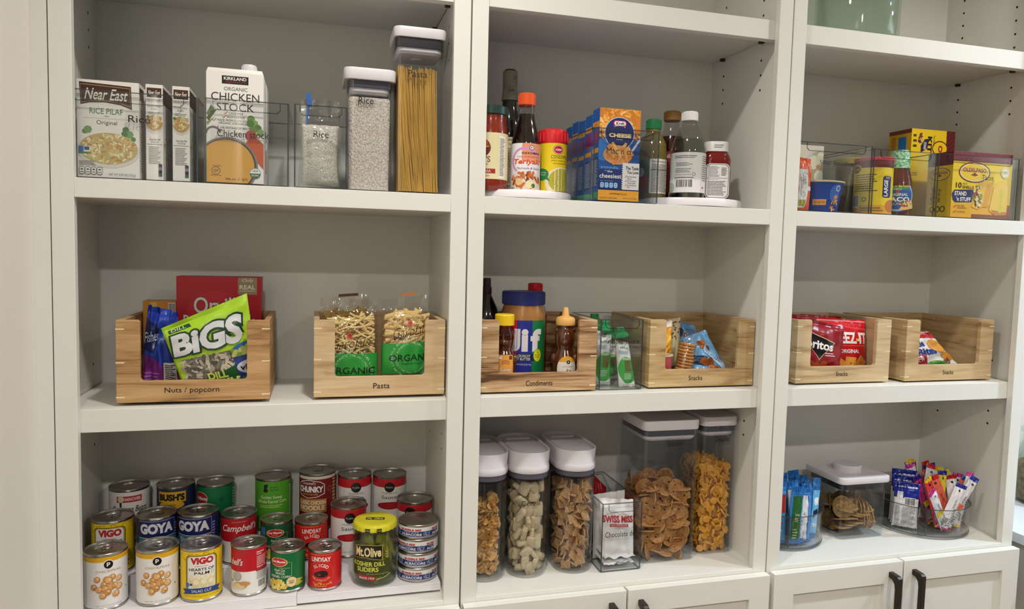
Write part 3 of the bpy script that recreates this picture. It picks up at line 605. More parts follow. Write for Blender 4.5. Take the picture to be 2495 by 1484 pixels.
D.ell(.74, .22, .40, 'efe2c4', ry=.30); D.ell(.76, .25, .34, 'b9b23a', ry=.24); D.scat(.76, .25, .28, .18, 22, .02, .012, ['5d7a2c', '6d8a34', '8a4a2c'], 4)
D.ell(.26, .37, .17, '2f8a4a', ry=.12); D.poly([(.36, .40), (.46, .23), (.30, .30)], '2f8a4a'); D.text('Perfect base', .15, .40, .37, .43, 'f2f0e0', rot=-.12); D.text('for flavour', .16, .355, .36, .385, 'f2f0e0', rot=-.12); D.lines(.5, .01, .95, .05, 2, '4a4020'); wrap(t, D, .0276, .002)
# macaroni boxes
bin_('clear bin marked Mac n cheese, full of blue macaroni boxes', .2315, .3615, .008, .205, ZS, .133, 'Mac n cheese', (.2965, 1.697, .080))
MAC = ['f2b04a', 'e89a34', 'f6c878', 'd9822a']
def macbox(y, label, z=0, full=False):
    t = T('macaroni_box', label, 'box', (.2845, y, ZB + .0004)); w, h, d = .081, .167 - z, .033
    bx(t, 'carton', w, d, h, P('1c56a8', .4))
    if full:
        D = Dec(w, h); D.rect(0, 0, 1, 1, '1a4f9c'); D.rect(0, 0, 1, .34, '1a2f72'); D.ell(.12, .55, .3, '2f78c8', ry=.12); D.rect(0, .74, 1, 1, 'c87c2a'); D.scat(.5, .86, .55, .17, 95, .17, .055, MAC, 2, True)
        for i in range(7): D.ell(.08 + .02 * i, .71 - .004 * i, .04, MAC[i % 4], n=8)
        D.ell(.49, .735, .365, 'c8d4ee', n=40); D.ell(.49, .735, .35, '1c2a6c', n=40)
        D.rrect(.335, .815, .65, .872, .05, 'd8303c'); D.rrect(.355, .821, .63, .866, .045, 'f4f2f0'); D.text('Kraft', .40, .826, .60, .86, '1a2a5a', bold=.03); D.arc('MACARONI &', .49, .70, .24, .035, 'e9dca8', -32, 32); D.text('CHEESE', .235, .690, .775, .735, 'f6dca0', bold=.045, ol='2c3a7a'); D.text('DINNER', .42, .662, .57, .672, 'e9dca8')
        D.ring(.49, .665, .21, 'f6c04a', .30, a0=PI + .35, a1=2 * PI - .35); D.stroke([(.78, .53), (.92, .63), (1.02, .70)], .05, 'c9d0dc')
        D.ell(.46, .50, .36, 'd8a06a', ry=.105); D.scat(.46, .51, .32, .085, 50, .20, .075, ['f0a850', 'e8953c', 'f6bc74', 'e08a3a'], 5)
        D.text('smmmile,', .05, .340, .49, .378, '6fb2ec', bold=.01); D.text("it's", .155, .318, .20, .335, 'd8e4f4'); D.text('the', .215, .305, .34, .333, 'e9eef6', bold=.01); D.text('cheesiest', .03, .243, .565, .292, 'f2f2f4', bold=.015)
        D.rect(.60, .125, 1, .418, 'eae8e6')
        for k in range(12): D.poly([(.60, .13 + .024 * k), (.565, .142 + .024 * k), (.60, .154 + .024 * k)], 'eae8e6')
        D.text('The Taste', .66, .345, .985, .382, '1c1a1a', bold=.015); D.text('You Love', .70, .302, .98, .336, '1c1a1a', bold=.015)
        for k, (a_, c_) in enumerate((('NO Artificial', 'Flavors'), ('NO Artificial', 'Preservatives'), ('NO Artificial', 'Dyes'))): y0 = .262 - .047 * k; D.text(a_, .71, y0, .93, y0 + .016, '2c2a2a'); D.text(c_, .71, y0 - .022, .71 + .016 * len(c_), y0 - .006, '2c2a2a'); D.stroke([(.655, y0 + .006), (.667, y0 - .002), (.69, y0 + .02)], .01, 'b8403c')
        D.text('PER 1 CUP PREPARED', .05, .208, .37, .218, '8ab4e0'); pills(D, .04, .135, .48, .198, 4, '3f86c8', 'bfe0f4'); D.rect(0, 0, 1, .112, 'f2a82c'); D.text('original', .28, .058, .53, .088, '2c1e14', bold=.02); D.text('flavor', .55, .062, .72, .088, '6a3a14'); D.text('MACARONI & CHEESE DINNER', .04, .018, .47, .036, '4a2a10'); D.text('NET WT 7.25 OZ (206g)', .62, .018, .95, .036, '4a2a10')
        D.build('front_print', flat(-w / 2, 0, 0), t)
    D = Dec(d, h); D.rect(0, 0, 1, 1, '1f5fb0'); D.rect(.02, .80, .98, .86, 'e8a030'); D.text('Kraft', .3, .815, .7, .845, '1a2a5a'); D.rect(.05, .52, .95, .57, 'e8a030'); D.rect(.06, .14, .94, .47, '24407c'); D.lines(.1, .16, .9, .45, 18, 'b9c8e0', 7); D.rect(.1, .62, .9, .76, '8a3a78'); D.rect(.02, .02, .98, .09, '3f9a5a')
    D.build('side_print', plane((-w / 2, d, 0), (0, -1, 0), (0, 0, 1), (-1, 0, 0)), t)
macbox(.0145, 'front blue and orange macaroni box with the spoon picture, in its clear bin', 0, True)
for i, lb in enumerate(('second blue macaroni box from the front of the clear bin', 'third blue macaroni box from the front of the clear bin', 'fourth blue macaroni box from the front of the clear bin', 'rearmost blue macaroni box in the clear bin')): macbox(.0515 + .037 * i, lb, .006 + .004 * (i % 2))
# bottles on the right turntable
ZJ2 = ZS + .0003 + .0156
t = bottle('dressing_bottle', 'oil dressing bottle with a green cap, half behind the macaroni bin', 'bottle', .4010, .116, ZJ2, [(.026, 0), (.0285, .004), (.0285, .09), (.026, .112), (.018, .128), (.0142, .134), (.0142, .142), (.001, .142)], P('7c6a24', .1, var=.25, scale=14, coat=.8), capp(.0152, .1405, .1605), P('0f7a44', .4), rot=face(.401, .116), ribs=26)
D = Dec(.10, .070); D.rect(0, 0, 1, 1, '5a6a44'); D.rect(.45, 0, .98, .97, 'eae6da'); D.text('Nutrition Facts', .50, .87, .93, .93, '1c1a16', bold=.01); D.lines(.49, .05, .94, .84, 20, '35312c', 3); D.rect(.47, .66, .95, .672, '1c1a16'); D.rect(.1, .1, .4, .5, 'a82c34'); D.ell(.25, .6, .09, 'd8d0c0'); wrap(t, D, .0286, .012)
t = bottle('vinegar_bottle', 'dark red vinegar bottle with a tan cap, behind the clear white-capped bottle', 'bottle', .4680, .168, ZJ2, [(.026, 0), (.029, .004), (.029, .10), (.0275, .122), (.022, .142), (.0162, .158), (.0155, .172), (.001, .172)], CLR('efefee', 1.4), capp(.0170, .1715, .191), P('a8793e', .55), rot=face(.468, .168), liquid=[(.025, .001), (.0282, .005), (.0282, .10), (.0267, .122), (.0225, .138), (.001, .1385)], lm=P('42100c', .1, coat=.7), ribs=26)
D = Dec(.10, .085); D.rect(0, 0, 1, 1, '8a1c22'); D.rect(.5, 0, 1, .78, 'eae6da'); D.text('Nutrition Facts', .52, .68, .95, .75, '1c1a16', bold=.01); D.lines(.53, .04, .97, .64, 17, '35312c', 4); D.text('VINEGAR', .3, .84, .7, .93, 'efe4d0'); wrap(t, D, .0291, .02)
t = bottle('vinegar_bottle', 'clear white vinegar bottle with a white cap and barcode label', 'bottle', .4635, .084, ZJ2, [(.030, 0), (.0335, .004), (.0340, .02), (.0355, .085), (.0352, .098), (.031, .118), (.0225, .138), (.0160, .146), (.0150, .150), (.0150, .157), (.001, .157)], CLR('eef0ec', 1.45), capp(.0158, .1565, .1745), P('f1efec', .35), rot=face(.4635, .084), liquid=[(.028, .002), (.0325, .005), (.0342, .086), (.0338, .098), (.029, .1195), (.001, .120)], lm=CLR('e9ece6', 1.2), ribs=24)
D = Dec(.118, .078); D.rect(0, 0, 1, 1, 'f1eff0'); D.ell(.17, .12, .10, 'c2ccae', n=10); D.lines(.26, .86, .66, .94, 2, '3c3a3c', 1); D.lines(.29, .66, .58, .76, 3, '55535a', 2); D.lines(.28, .5, .57, .62, 3, '77757a', 3); D.text('WHITE VINEGAR', .27, .435, .55, .455, '3c3a3c'); D.ring(.60, .455, .028, '3c3a3c', .2); D.lines(.27, .36, .62, .4, 1, '2c2a2c', 4); D.bars(.28, .11, .60, .33); D.rect(.745, 0, .75, 1, 'c9c6c8'); D.lines(.77, .3, .98, .95, 12, '8a6a6e', 5, .35); D.ell(.79, .13, .018, 'c83a44'); wrap(t, D, .0343, .014)
t = T('ketchup_bottle', 'squat red ketchup bottle with a white flip cap, at the right', 'bottle', (.5295, .092, ZJ2 + .0003), face(.5295, .092) * .6)
b = MB(); b.loft([(0, .054, .036, .014), (.003, .058, .040, .016), (.060, .060, .042, .017), (.072, .058, .042, .018), (.084, .060, .042, .018), (.094, .054, .040, .018), (.1005, .044, .034, .016), (.101, .03, .03, .014)], 8); b.build('bottle_body', P('7a120e', .15, coat=.6, var=.1, scale=20), t)
b = MB(); b.loft([(.1005, .046, .036, .015), (.101, .048, .038, .016), (.119, .0475, .0375, .016), (.1205, .046, .036, .015), (.121, .03, .024, .01)], 8); b.build('cap', P('efedea', .35), t)
D = Dec(.048, .070); D.rrect(0, 0, 1, 1, .2, 'efeceb'); D.rrect(.03, .02, .97, .98, .19, '2c2a2a'); D.rrect(.05, .034, .95, .966, .18, 'efeceb'); D.lines(.14, .62, .6, .94, 9, '3a3838', 2); D.lines(.66, .66, .9, .9, 6, '55504c', 7, .6); D.rect(.08, .58, .92, .59, '2c2a2a'); D.text('Nutrition Facts', .12, .535, .55, .565, '1c1a1a'); D.lines(.12, .1, .9, .52, 10, '2c2a2a', 3); D.build('label_print', flat(-.024, -.0215, .006), t)
D = Dec(.02, .008); D.lines(0, 0, 1, 1, 2, '8a8888', 3); D.build('cap_print', flat(-.008, -.0191, .108), t)
# ------------------------------------------------------------------ upper shelf, right cabinet
bin_('clear bin marked Soup /noodles at the left of the right-hand shelf', .664, .838, .010, .205, ZS, .1365, 'Soup /noodles', (.752, 1.701, .078))
bin_('clear bin marked Tacos with a yellow canister and a sauce bottle', .8415, .9995, .010, .205, ZS, .1325, 'Tacos', (.9345, 1.693, .030))
bin_('clear bin marked Tacos at the far right, holding the taco shell box', 1.004, 1.2215, .010, .250, ZS, .1335, 'Tacos', (1.136, 1.693, .030))
t = T('noodle_pack', 'orange noodle pack with a white nutrition panel, left edge of the soup bin', 'pack', (.693, .034, ZB), (0, 0, .25)); S = pillow(.045, .105, .020, 7, .4, .4, .001); bag(t, S, P('f0602c', .3, coat=.3))
D = Dec(.045, .105); D.rect(.1, .05, .60, .78, 'f0eeea'); D.lines(.14, .42, .56, .74, 12, '35312c', 2); D.rect(.1, .38, .99, .46, 'efe6ea'); D.ring(.35, .3, .12, '77757a', .2); D.rect(.14, .08, .52, .2, 'b9b23a'); bagprint(D, 'pack_print', S, t)
t = T('dumpling_soup_box', 'white soup box with a dumpling bowl picture, in the soup bin', 'box', (.817, .151, ZB)); w, h = .094, .153; t.location.x = .802; bx(t, 'carton', .066, .045, h, CARD, x0=-.066 + .030); 
D = Dec(.094, h); D.rect(.30, 0, 1, 1, 'ecdcc8'); D.ell(.88, .66, .40, 'd9d4ce', ry=.30); D.ell(.9, .68, .33, 'b9b08c', ry=.25); D.ell(.74, .76, .14, 'efe8c8', ry=.10); D.ell(.93, .82, .12, 'e9e2c0', ry=.09); D.ell(.9, .56, .14, 'efe8c8', ry=.09); D.ell(.86, .70, .05, 'd88a6a'); D.ell(.62, .20, .3, 'f06a34', ry=.12); D.text('DUMPLING', .42, .19, .80, .235, 'f6ece0'); D.build('front_print', flat(-.064, 0, 0), t)
t = T('noodle_bowl', 'blue paper noodle bowl with a cream rim, front of the soup bin', 'bowl', (.769, .089, ZB), face(.769, .089) - .5)
b = MB(); b.lathe([(.041, 0), (.043, .001), (.0535, .062), (.001, .0625)], 48); b.build('cup', P('1f3f8e', .4), t)
b = MB(); b.lathe([(.0535, .0605), (.0562, .0615), (.0562, .0640), (.053, .0648), (.001, .0642)], 48); b.build('lid', P('d8cba8', .4), t)
D = Dec(.15, .060); D.rect(0, 0, 1, 1, '1f46a0'); D.rect(.10, 0, .60, 1, '16224e'); D.rect(.095, 0, .103, 1, 'd8dce4'); D.text('directions', .13, .9, .27, .95, 'b9c4dc')
for k in range(5): D.ring(.17, .80 - .165 * k, .018, 'b9c4dc', .3); D.lines(.21, .765 - .165 * k, .55, .83 - .165 * k, 2, 'b9c4dc', k + 2)
D.rect(.20, .44, .56, .58, '2f7ad0'); D.rect(.62, .22, .80, .42, 'e8a05a'); D.text('original', .64, .28, .78, .36, '2c2014'); D.ell(.93, .62, .10, '3f6ac0', ry=.3); D.ring(.96, .80, .04, 'd8dce4', .3); D.scat(.93, .3, .07, .25, 12, .06, .025, MAC, 3)
D.build('cup_print', lambda u, v, hh: Vector(((.0425 + .0110 * v / .060 + hh) * math.sin((u - .075) / .047), -(.0425 + .0110 * v / .060 + hh) * math.cos((u - .075) / .047), .001 + v)), t, du=.004, base=2e-4)
t = T('taco_canister', 'yellow canister with a pink lid reading LARGE, in the middle Tacos bin', 'canister', (.8965, .070, ZB), face(.8965, .07))
b = MB(); b.lathe([(.0365, 0), (.0375, .001), (.0375, .1135), (.001, .1135)], 48); b.build('canister_body', P('f0cf1e', .4), t)
b = MB(); b.lathe([(.0383, .1125), (.0390, .1135), (.0390, .1185), (.037, .1195), (.001, .1195)], 48); b.build('lid', P('d8485a', .4), t)
D = Dec(.118, .112); D.rect(0, 0, 1, 1, 'f2d22a'); D.rect(0, .86, 1, 1, '6a2a20'); D.ell(.16, .84, .13, 'f0d070', ry=.09); D.ell(.16, .84, .115, '6a3a1a', ry=.075); D.text('OLD EL PASO', .07, .82, .25, .855, 'f4e0a0'); D.lines(.12, .42, .58, .76, 8, '55481c', 3); D.rect(0, 0, 1, .16, 'e8a83a'); D.rrect(.66, .30, .84, .70, .04, '2a2a5c'); D.text('LARGE', .58, .435, .87, .52, 'f4f2ee', bold=.03, rot=PI / 2); D.text('SIZE', .71, .655, .80, .685, 'f4f2ee'); D.bars(.08, .12, .26, .36); D.ring(.36, .27, .04, '2c2a1a', .3); D.lines(.3, .05, .7, .14, 2, '7a5a1c', 5); D.ell(.86, .15, .14, 'c87a3a', ry=.12); wrap(t, D, .0376, .001)
t = bottle('taco_sauce_bottle', 'brown taco sauce bottle with a green shrink neck, in the middle Tacos bin', 'bottle', .9655, .074, ZB, [(.024, 0), (.027, .003), (.029, .03), (.029, .050), (.026, .075), (.0215, .095), (.019, .108), (.0185, .135), (.017, .138), (.001, .138)], P('6a3020', .2, var=.2, scale=40, coat=.5), rot=face(.9665, .074))
b = MB(); b.lathe([(.0215, .102), (.0195, .109), (.0192, .135), (.0175, .1405), (.001, .141)], 32); b.build('neck_wrap', P('2f9a50', .25, bump=.9, scale=160, h2='bfe0c4'), t)
D = Dec(.092, .076); D.ell(.5, .48, .40, '2f5a9a', ry=.47); D.ring(.5, .48, .37, 'b9cce4', .08, ry=.43); D.ell(.5, .66, .24, '2f9a50', a0=0, a1=PI); D.text('ORTEGA', .16, .72, .84, .87, 'f0b84a', bold=.03); D.text('MILD', .42, .635, .58, .685, 'f2efe4'); D.text('ORIGINAL', .28, .47, .72, .55, 'f2efe4', bold=.02); D.ell(.5, .60, .035, 'c83a30'); D.text('TACO', .24, .31, .76, .44, 'f2efe4', bold=.04); D.text('SAUCE', .30, .22, .62, .28, 'cfd8e8'); D.poly([(.52, .05), (.92, .14), (.84, .36), (.66, .34)], 'eec07a'); D.scat(.68, .26, .14, .09, 24, .06, .03, ['8a5a3a', '5d7a3c', 'c84a3a', 'e8d8a0'], 6); D.build('label_print', lambda u, v, hh: Vector(((.0292 + hh - max(0, v - .045) * .19) * math.sin((u - .046) / .0285), -(.0292 + hh - max(0, v - .045) * .19) * math.cos((u - .046) / .0285), .006 + v)), t, du=.0035, dv=.006, base=5e-4)
t = T('spice_jar', 'small brown spice jar with a mustard yellow lid, behind the canister', 'jar', (.9150, .160, ZB)); b = MB(); b.lathe([(.031, 0), (.033, .003), (.033, .112), (.03, .116), (.001, .116)], 36); b.build('jar_body', P('6a5648', .3), t); b = MB(); b.lathe(capp(.0375, .1162, .1305), 36); b.build('lid', P('a8922e', .4), t)
t = T('seasoning_packet', 'pale green seasoning packet leaning at the left wall of the Tacos bin', 'packet', (.8705, .117, ZB + .002), (.08, 0, .9)); S = pillow(.045, .10, .006, 9); bag(t, S, P('b9b47a', .4)); D = Dec(.045, .10); D.lines(.15, .1, .85, .85, 14, '7a7a50', 4); bagprint(D, 'packet_print', S, t)
# taco kit boxes
YB = P('f2d01e', .4)
t = T('taco_shell_box', 'big yellow taco shell box with a dark checked top band, far right bin', 'box', (1.1335, .020, ZB)); w, h, d = .1600, .139, .066
bx(t, 'carton', w, d, h, YB, x0=-w / 2)
b = MB(); b.box(-w / 2 - .0003, -.0003, h - .0005, w / 2 + .0003, d + .0003, h + .001); b.build('top_flap', P('6a1f28', .5, h2='8a3038', scale=220), t)
def elpaso(D, cx, cy, rx, tx='OLD EL PASO'):
    D.ell(cx, cy, rx, '7a2c22', ry=rx * .52 * D.w / D.h); D.ell(cx, cy, rx * .93, 'f4ead0', ry=rx * .46 * D.w / D.h); D.ell(cx, cy, rx * .88, 'f2cc2a', ry=rx * .42 * D.w / D.h); k = rx * D.w / D.h
    D.text(tx, cx - rx * .74, cy + .0 * k, cx + rx * .74, cy + .22 * k, '9a2a24', bold=.03, ol='f6e8b0', ob=.02); D.ell(cx, cy - .13 * k, rx * .22, '7a2c22', ry=.045 * k); D.ell(cx, cy - .11 * k, rx * .1, '7a2c22', ry=.09 * k)
D = Dec(w, h); D.rect(0, 0, 1, 1, 'f4cf22'); D.rect(0, 0, 1, .22, 'eeb02c'); D.rect(0, .86, 1, 1, '6a1f28'); D.scat(.5, .93, .5, .07, 150, .012, .012, ['9a3a40', '84303a'], 2, True); D.rect(.86, 0, 1, .22, 'a85a24'); D.rect(.35, 0, 1, .06, '8a4a22')
elpaso(D, .36, .70, .265, 'OLDELPASO'); D.text('10', .06, .45, .155, .535, '3c2418', bold=.02); D.text('TACO', .17, .505, .25, .535, '3c2418'); D.text('SHELLS', .17, .445, .36, .49, '3c2418', bold=.015)
D.poly([(.0, .36), (.04, .42), (.36, .435), (.34, .24), (.06, .23), (.02, .27)], '2f2a5c'); D.text('STAND', .045, .335, .245, .40, 'f2efe4', bold=.03); D.text("'n STUFF", .08, .25, .32, .315, 'f2efe4', bold=.03)
D.stroke([(.04, .17), (.055, .15), (.085, .19)], .008, 'a83a24'); D.text('MADE WITH', .10, .165, .22, .19, '5a3a14'); D.text('3 INGREDIENTS', .10, .135, .26, .157, '5a3a14'); D.stroke([(.04, .09), (.055, .07), (.085, .11)], .008, 'a83a24'); D.text('GLUTEN FREE', .10, .075, .24, .098, '5a3a14')
for k, (ox, c1) in enumerate(((.34, 'f0bc3c'), (.64, 'f2c03a'))):
    D.poly([(ox, .17), (ox + .10, .50), (ox + .20, .60), (ox + .28, .56), (ox + .20, .20), (ox + .12, .13)], c1)
    if not k: D.scat(ox + .10, .33, .07, .17, 46, .05, .025, ['5d8a3c', '7aa850', '8a3a24', 'b8543a', 'e8dcae', '4a2418'], 3); D.poly([(ox + .17, .17), (ox + .24, .50), (ox + .36, .60), (ox + .27, .18)], 'e0a436')
    else: D.poly([(ox + .0, .13), (ox + .06, .50), (ox + .18, .585), (ox + .33, .52), (ox + .30, .10), (ox + .1, .06)], 'f4c84a'); D.poly([(ox + .02, .14), (ox + .3, .11), (ox + .3, .07), (ox + .1, .05)], 'c8842c')
D.ell(.88, .72, .075, 'f6ecc0'); D.ell(.88, .72, .065, '8a7a30'); D.ell(.88, .72, .06, 'f6ecc0'); D.text('SHELLS', .845, .725, .915, .745, '5a4a1c'); D.text('STAND UP!', .84, .70, .92, .716, '5a4a1c'); D.text('NET WT 4.7 OZ', .74, .025, .92, .05, 'c8382c')
for k in range(5): D.rect(.80 + .004 * k, .10 + .075 * k, .85 + .004 * k, .165 + .075 * k, 'd8d030')
D.build('front_print', flat(-w / 2, 0, 0), t)
D = Dec(d, h); D.rect(0, 0, 1, 1, 'ecc41e'); D.rect(0, .80, 1, 1, '6a1f28'); elpaso(D, .5, .67, .40, 'OLDELPASO'); D.text('For Max Crunch.', -.02, .30, .55, .40, '4a2a14', rot=PI / 2); D.text("heat 'em up!", .30, .30, .74, .39, '4a2a14', rot=PI / 2)
for k in range(3): D.ring(.28 + .2 * k, .13, .10, '2c2a1a', .3)
D.build('side_print', plane((-w / 2, d, 0), (0, -1, 0), (0, 0, 1), (-1, 0, 0)), t)
t = T('taco_kit_box', 'yellow taco kit box standing on end, tallest box at the back right', 'box', (1.109, .132, ZB)); w, h, d = .122, .2045, .066
bx(t, 'carton', w, d, h, YB)
D = Dec(w, h); D.rect(0, 0, 1, 1, 'f2ce20'); D.rect(.80, 0, 1, 1, '6a1f24')
for k in range(6): D.stroke([(.80, .72 + .05 * k), (1.0, .80 + .05 * k)], .02, '4a1418')
D.ell(.66, .80, .18, '6a1f24', ry=.085); D.ell(.66, .80, .16, 'f2ce20', ry=.072); D.text('O', .62, .755, .72, .835, 'a82a24', bold=.05); D.text('KIT', .27, .805, .57, .865, '1c1814', bold=.04, rot=-PI / 2); D.text('Taco Dinner', .42, .87, .62, .895, '2c2418', rot=-PI / 2); D.poly([(.22, .74), (.37, .79), (.40, .90), (.30, .89), (.22, .82)], '2f2a4c'); D.text('STAND', .24, .80, .38, .835, 'f2efe4', bold=.03, rot=-PI / 2); D.scat(.2, .90, .05, .05, 16, .06, .03, ['8a3a24', 'c87a5a', 'e8c890', '6a2a1c'], 3); D.lines(.04, .80, .12, .97, 3, '4a3a14', 5); D.build('front_print', flat(-w / 2, 0, 0), t)
D = Dec(d, h); D.rect(0, 0, 1, 1, 'e0ac1e'); D.rect(.42, .76, .78, .92, '1f7ac0'); D.rect(.10, .78, .34, .94, 'd89c1c'); D.lines(.12, .79, .32, .93, 7, '8a6414', 3); D.rect(0, .955, 1, 1, '7a3a24'); D.build('side_print', plane((-w / 2, d, 0), (0, -1, 0), (0, 0, 1), (-1, 0, 0)), t)
# ------------------------------------------------------------------ middle shelf: wooden crates
SPL = P('ecd9ae', .5)
def crate(label, x0, x1, y0, y1, wood, text, tx, tw, l=.035, r=.036, cutb=.0375, h=.1365):
    t = T('wooden_crate', label, 'crate', ((x0 + x1) / 2, y0, ZM + .0004)); w, d, k, f = x1 - x0, y1 - y0, .0095, .0028; a, b_ = -w / 2, w / 2; q = .006
    def cor(cx, cz, a0): return [(cx + q * math.cos(a0 + j * PI / 8), cz + q * math.sin(a0 + j * PI / 8)) for j in range(5)]
    b = MB(); rr = .003
    L, R_ = a + l, b_ - r
    pts = [(a, f), (b_, f), (b_, h), (R_ + rr, h), (R_, h - rr)] + [(R_ - q + q * math.cos(-j * PI / 8), cutb + q + q * math.sin(-j * PI / 8)) for j in range(5)] + [(L + q + q * math.cos(-PI / 2 - j * PI / 8), cutb + q + q * math.sin(-PI / 2 - j * PI / 8)) for j in range(5)] + [(L, h - rr), (L - rr, h), (a, h)]
    b.prism(pts, 0, k); b.build('front_panel', wood, t, bevel=.0008)
    for nm, bb in (('side_panel', (a, k + .0001, f, a + k, d, h)), ('side_panel', (b_ - k, k + .0001, f, b_, d, h)), ('back_panel', (a + k + .0001, d - k, f, b_ - k - .0001, d, h)), ('base_panel', (a + k + .0001, k + .0001, f, b_ - k - .0001, d - k - .0001, f + .007))):
        b = MB(); b.box(*bb); b.build(nm, wood, t, bevel=.0008)
    for sx in (-1, 1):
        for sy in (.03, d - .03):
            b = MB(); b.lathe([(.005, 0), (.005, f + .0005)], 14, cx=sx * (w / 2 - .03), cy=sy); b.build('foot', P('2a2018', .8), t)
    for z in (.012, .068, .122):
        for sx in (-1, 1):
            b = MB(); xe = sx * w / 2; x1_ = xe - sx * .0125; g = .00025
            b.prism([(min(xe + sx * g, x1_), -g), (max(xe + sx * g, x1_), -g), (xe + sx * g, .0125)], z - .0011, z + .0011, axis='z'); b.build('corner_key', SPL, t)
    if text:
        D = Dec(tw, .0112); D.text(text, 0, .0, 1, 1 if any(c in text for c in 'pgy') else .86, '241a14'); D.build('label_print', flat(tx[0] - (x0 + x1) / 2 - tw / 2, -.0003, tx[1] - ZM - .0058), t)
    return t
W1 = WOOD('c9a374', 'ae8658', '7a5834', 1.3, .04); W2 = WOOD('dcc29c', 'cdae84', 'a88a62', 4.1); W3 = WOOD('ceae86', 'a88058', '5f422a', 7.7, .1); W4 = WOOD('d0b68a', 'bd9d6e', '8d7048', 2.2, .03); W5 = WOOD('d8c19c', 'caaf86', 'a58b64', 9.4, .03); W6 = WOOD('d2b88e', 'bd9f72', '957952', 5.9, .03)
crate('oak-toned wooden crate marked Nuts / popcorn on the left middle shelf', -.560, -.327, .034, .228, W1, 'Nuts / popcorn', (-.4475, 1.2685), .083)
crate('pale wooden crate marked Pasta, right of the nuts crate', -.2555, -.0290, .038, .228, W2, 'Pasta', (-.1405, 1.2690), .0285)
crate('streaky brown wooden crate marked Condiments on the middle shelf', .0365, .2635, .040, .240, W3, 'Condiments', (.1505, 1.2665), .052)
crate('wooden crate marked Snacks beside the apple sauce bin, blue bags inside', .3765, .6085, .046, .240, W4, 'Snacks', (.4785, 1.2685), .030)
crate('pale wooden crate marked Snacks full of red snack bags, on the right middle shelf', .7100, .9445, .046, .240, W5, 'Snacks', (.8240, 1.2700), .029)
crate('pale wooden crate marked Snacks at the far right, nearly empty', .9815, 1.2190, .041, .240, W6, 'Snacks', (1.0985, 1.2690), .0285)
ZC = ZM + .0122
def quad(BL, BR, TL, TR, th, seed=1, pu=.45, pv=.4, wr=.0012, top=.07, o=(0, 0, 0)):
    """surface of a filled bag whose flat outline has the four given corners (world), relative to o"""
    rn = random.Random(seed); ph = [rn.uniform(0, 6.28) for _ in range(8)]; fr = [rn.uniform(1.2, 5.) for _ in range(8)]
    c = [Vector(q) - Vector(o) for q in (BL, BR, TL, TR)]; n = ((c[1] - c[0]).cross(c[2] - c[0])).normalized()
    if n.y > 0: n = -n
    def S(u, v, side):
        u = min(max(u, 0), 1); v = min(max(v, 0), 1); p = (c[0] * (1 - u) + c[1] * u) * (1 - v) + (c[2] * (1 - u) + c[3] * u) * v
        eu = math.sin(PI * u) ** pu if 0 < u < 1 else 0; vv = min(max((v - .03) / (1 - top - .03), 0), 1); ev = math.sin(PI * vv) ** pv if 0 < vv < 1 else 0
        wv = sum(math.sin(fr[k] * 6.28 * (u if k % 2 else v) + ph[k] + 4 * (v if k % 2 else u) * (k - 3)) for k in range(6)) * wr * (.35 + .65 * (1 - ev))
        return p + n * (-side * (th / 2 * eu * ev + .0003) + wv * eu ** .5)
    S.n = n
    return S
def qprint(D, S, t, name='bag_print', nu=22, nv=26): return D.build(name, lambda u, v, h: S(u / D.w, v / D.h, -1) + S.n * (h + .0011), t, du=D.w / nu / 2, dv=D.h / nv / 2, step=1.2e-4)
def qbag(name, label, cat, BL, BR, TL, TR, th, mat, group=None, **kw):
    o = ((BL[0] + BR[0]) / 2, (BL[1] + BR[1]) / 2, min(BL[2], BR[2])); t = T(name, label, cat, o, 0, group); S = quad(BL, BR, TL, TR, th, o=o, **kw); bag(t, S, mat); return t, S
def V3(x, z, y): return (x, y, z)
# nuts and popcorn
t, S = qbag('seed_bag', 'bright green sunflower seed bag tilted across the nuts crate', 'bag', (-.462, .062, ZC + .004), (-.345, .066, ZC + .003), (-.4985, .062, 1.368), (-.366, .070, 1.427), .022, P('a6cf2c', .25, coat=.3), seed=3)
D = Dec(.135, .13, .3); D.rect(0, 0, 1, 1, 'a9d22f'); D.poly([(.05, .93), (.30, .93), (.32, .875), (.06, .87)], '1f4a2a'); D.text('DILL', .09, .885, .26, .92, 'e9ecd8')
D.rect(.10, .06, .80, .47, '6a6a5c'); D.scat(.42, .32, .34, .13, 90, .09, .035, ['a89c88', '7d7466', 'c4baa6', '55504a'], 5, True); D.poly([(.12, 0), (.12, .10), (.5, .22), (.80, .32), (1, .30), (1, 0)], '1f5a30'); D.text('DILL', .36, .155, .62, .245, 'd8e46a', bold=.04, rot=.08); D.text('PICKLE', .30, .045, .80, .15, 'd8e46a', bold=.04, rot=.08)
D.ell(.93, .46, .20, '2f6aa8', ry=.07); D.rect(.73, .38, 1.1, .46, '8aa84a'); D.scat(.9, .42, .16, .04, 14, .1, .05, ['a8b85a', '7d9a3c', 'c4c878'], 3, True); D.poly([(.72, .38), (1.1, .40), (1.1, .02), (.80, .02)], '2c3a80'); D.ell(.94, .26, .19, 'c8ccd8', ry=.075); D.text('vlasic', .79, .225, 1.10, .29, '15110f', bold=.03); D.rect(.80, .03, 1.1, .16, '2f7a4a'); D.text('Kosher', .83, .10, 1.06, .135, 'e9ecd8')
D.text('BiGS', .03, .53, .90, .84, 'd3d5d6', bold=.045, sh=.12, ol='173a24', ob=.055); qprint(D, S, t)
t, S = qbag('nut_bag', 'shiny blue and purple nut bag, at the left of the nuts crate', 'bag', (-.541, .100, ZC + .001), (-.478, .094, ZC + .001), (-.522, .086, 1.405), (-.478, .092, 1.392), .030, P('2a3f9a', .22, coat=.4), seed=8, wr=.003)
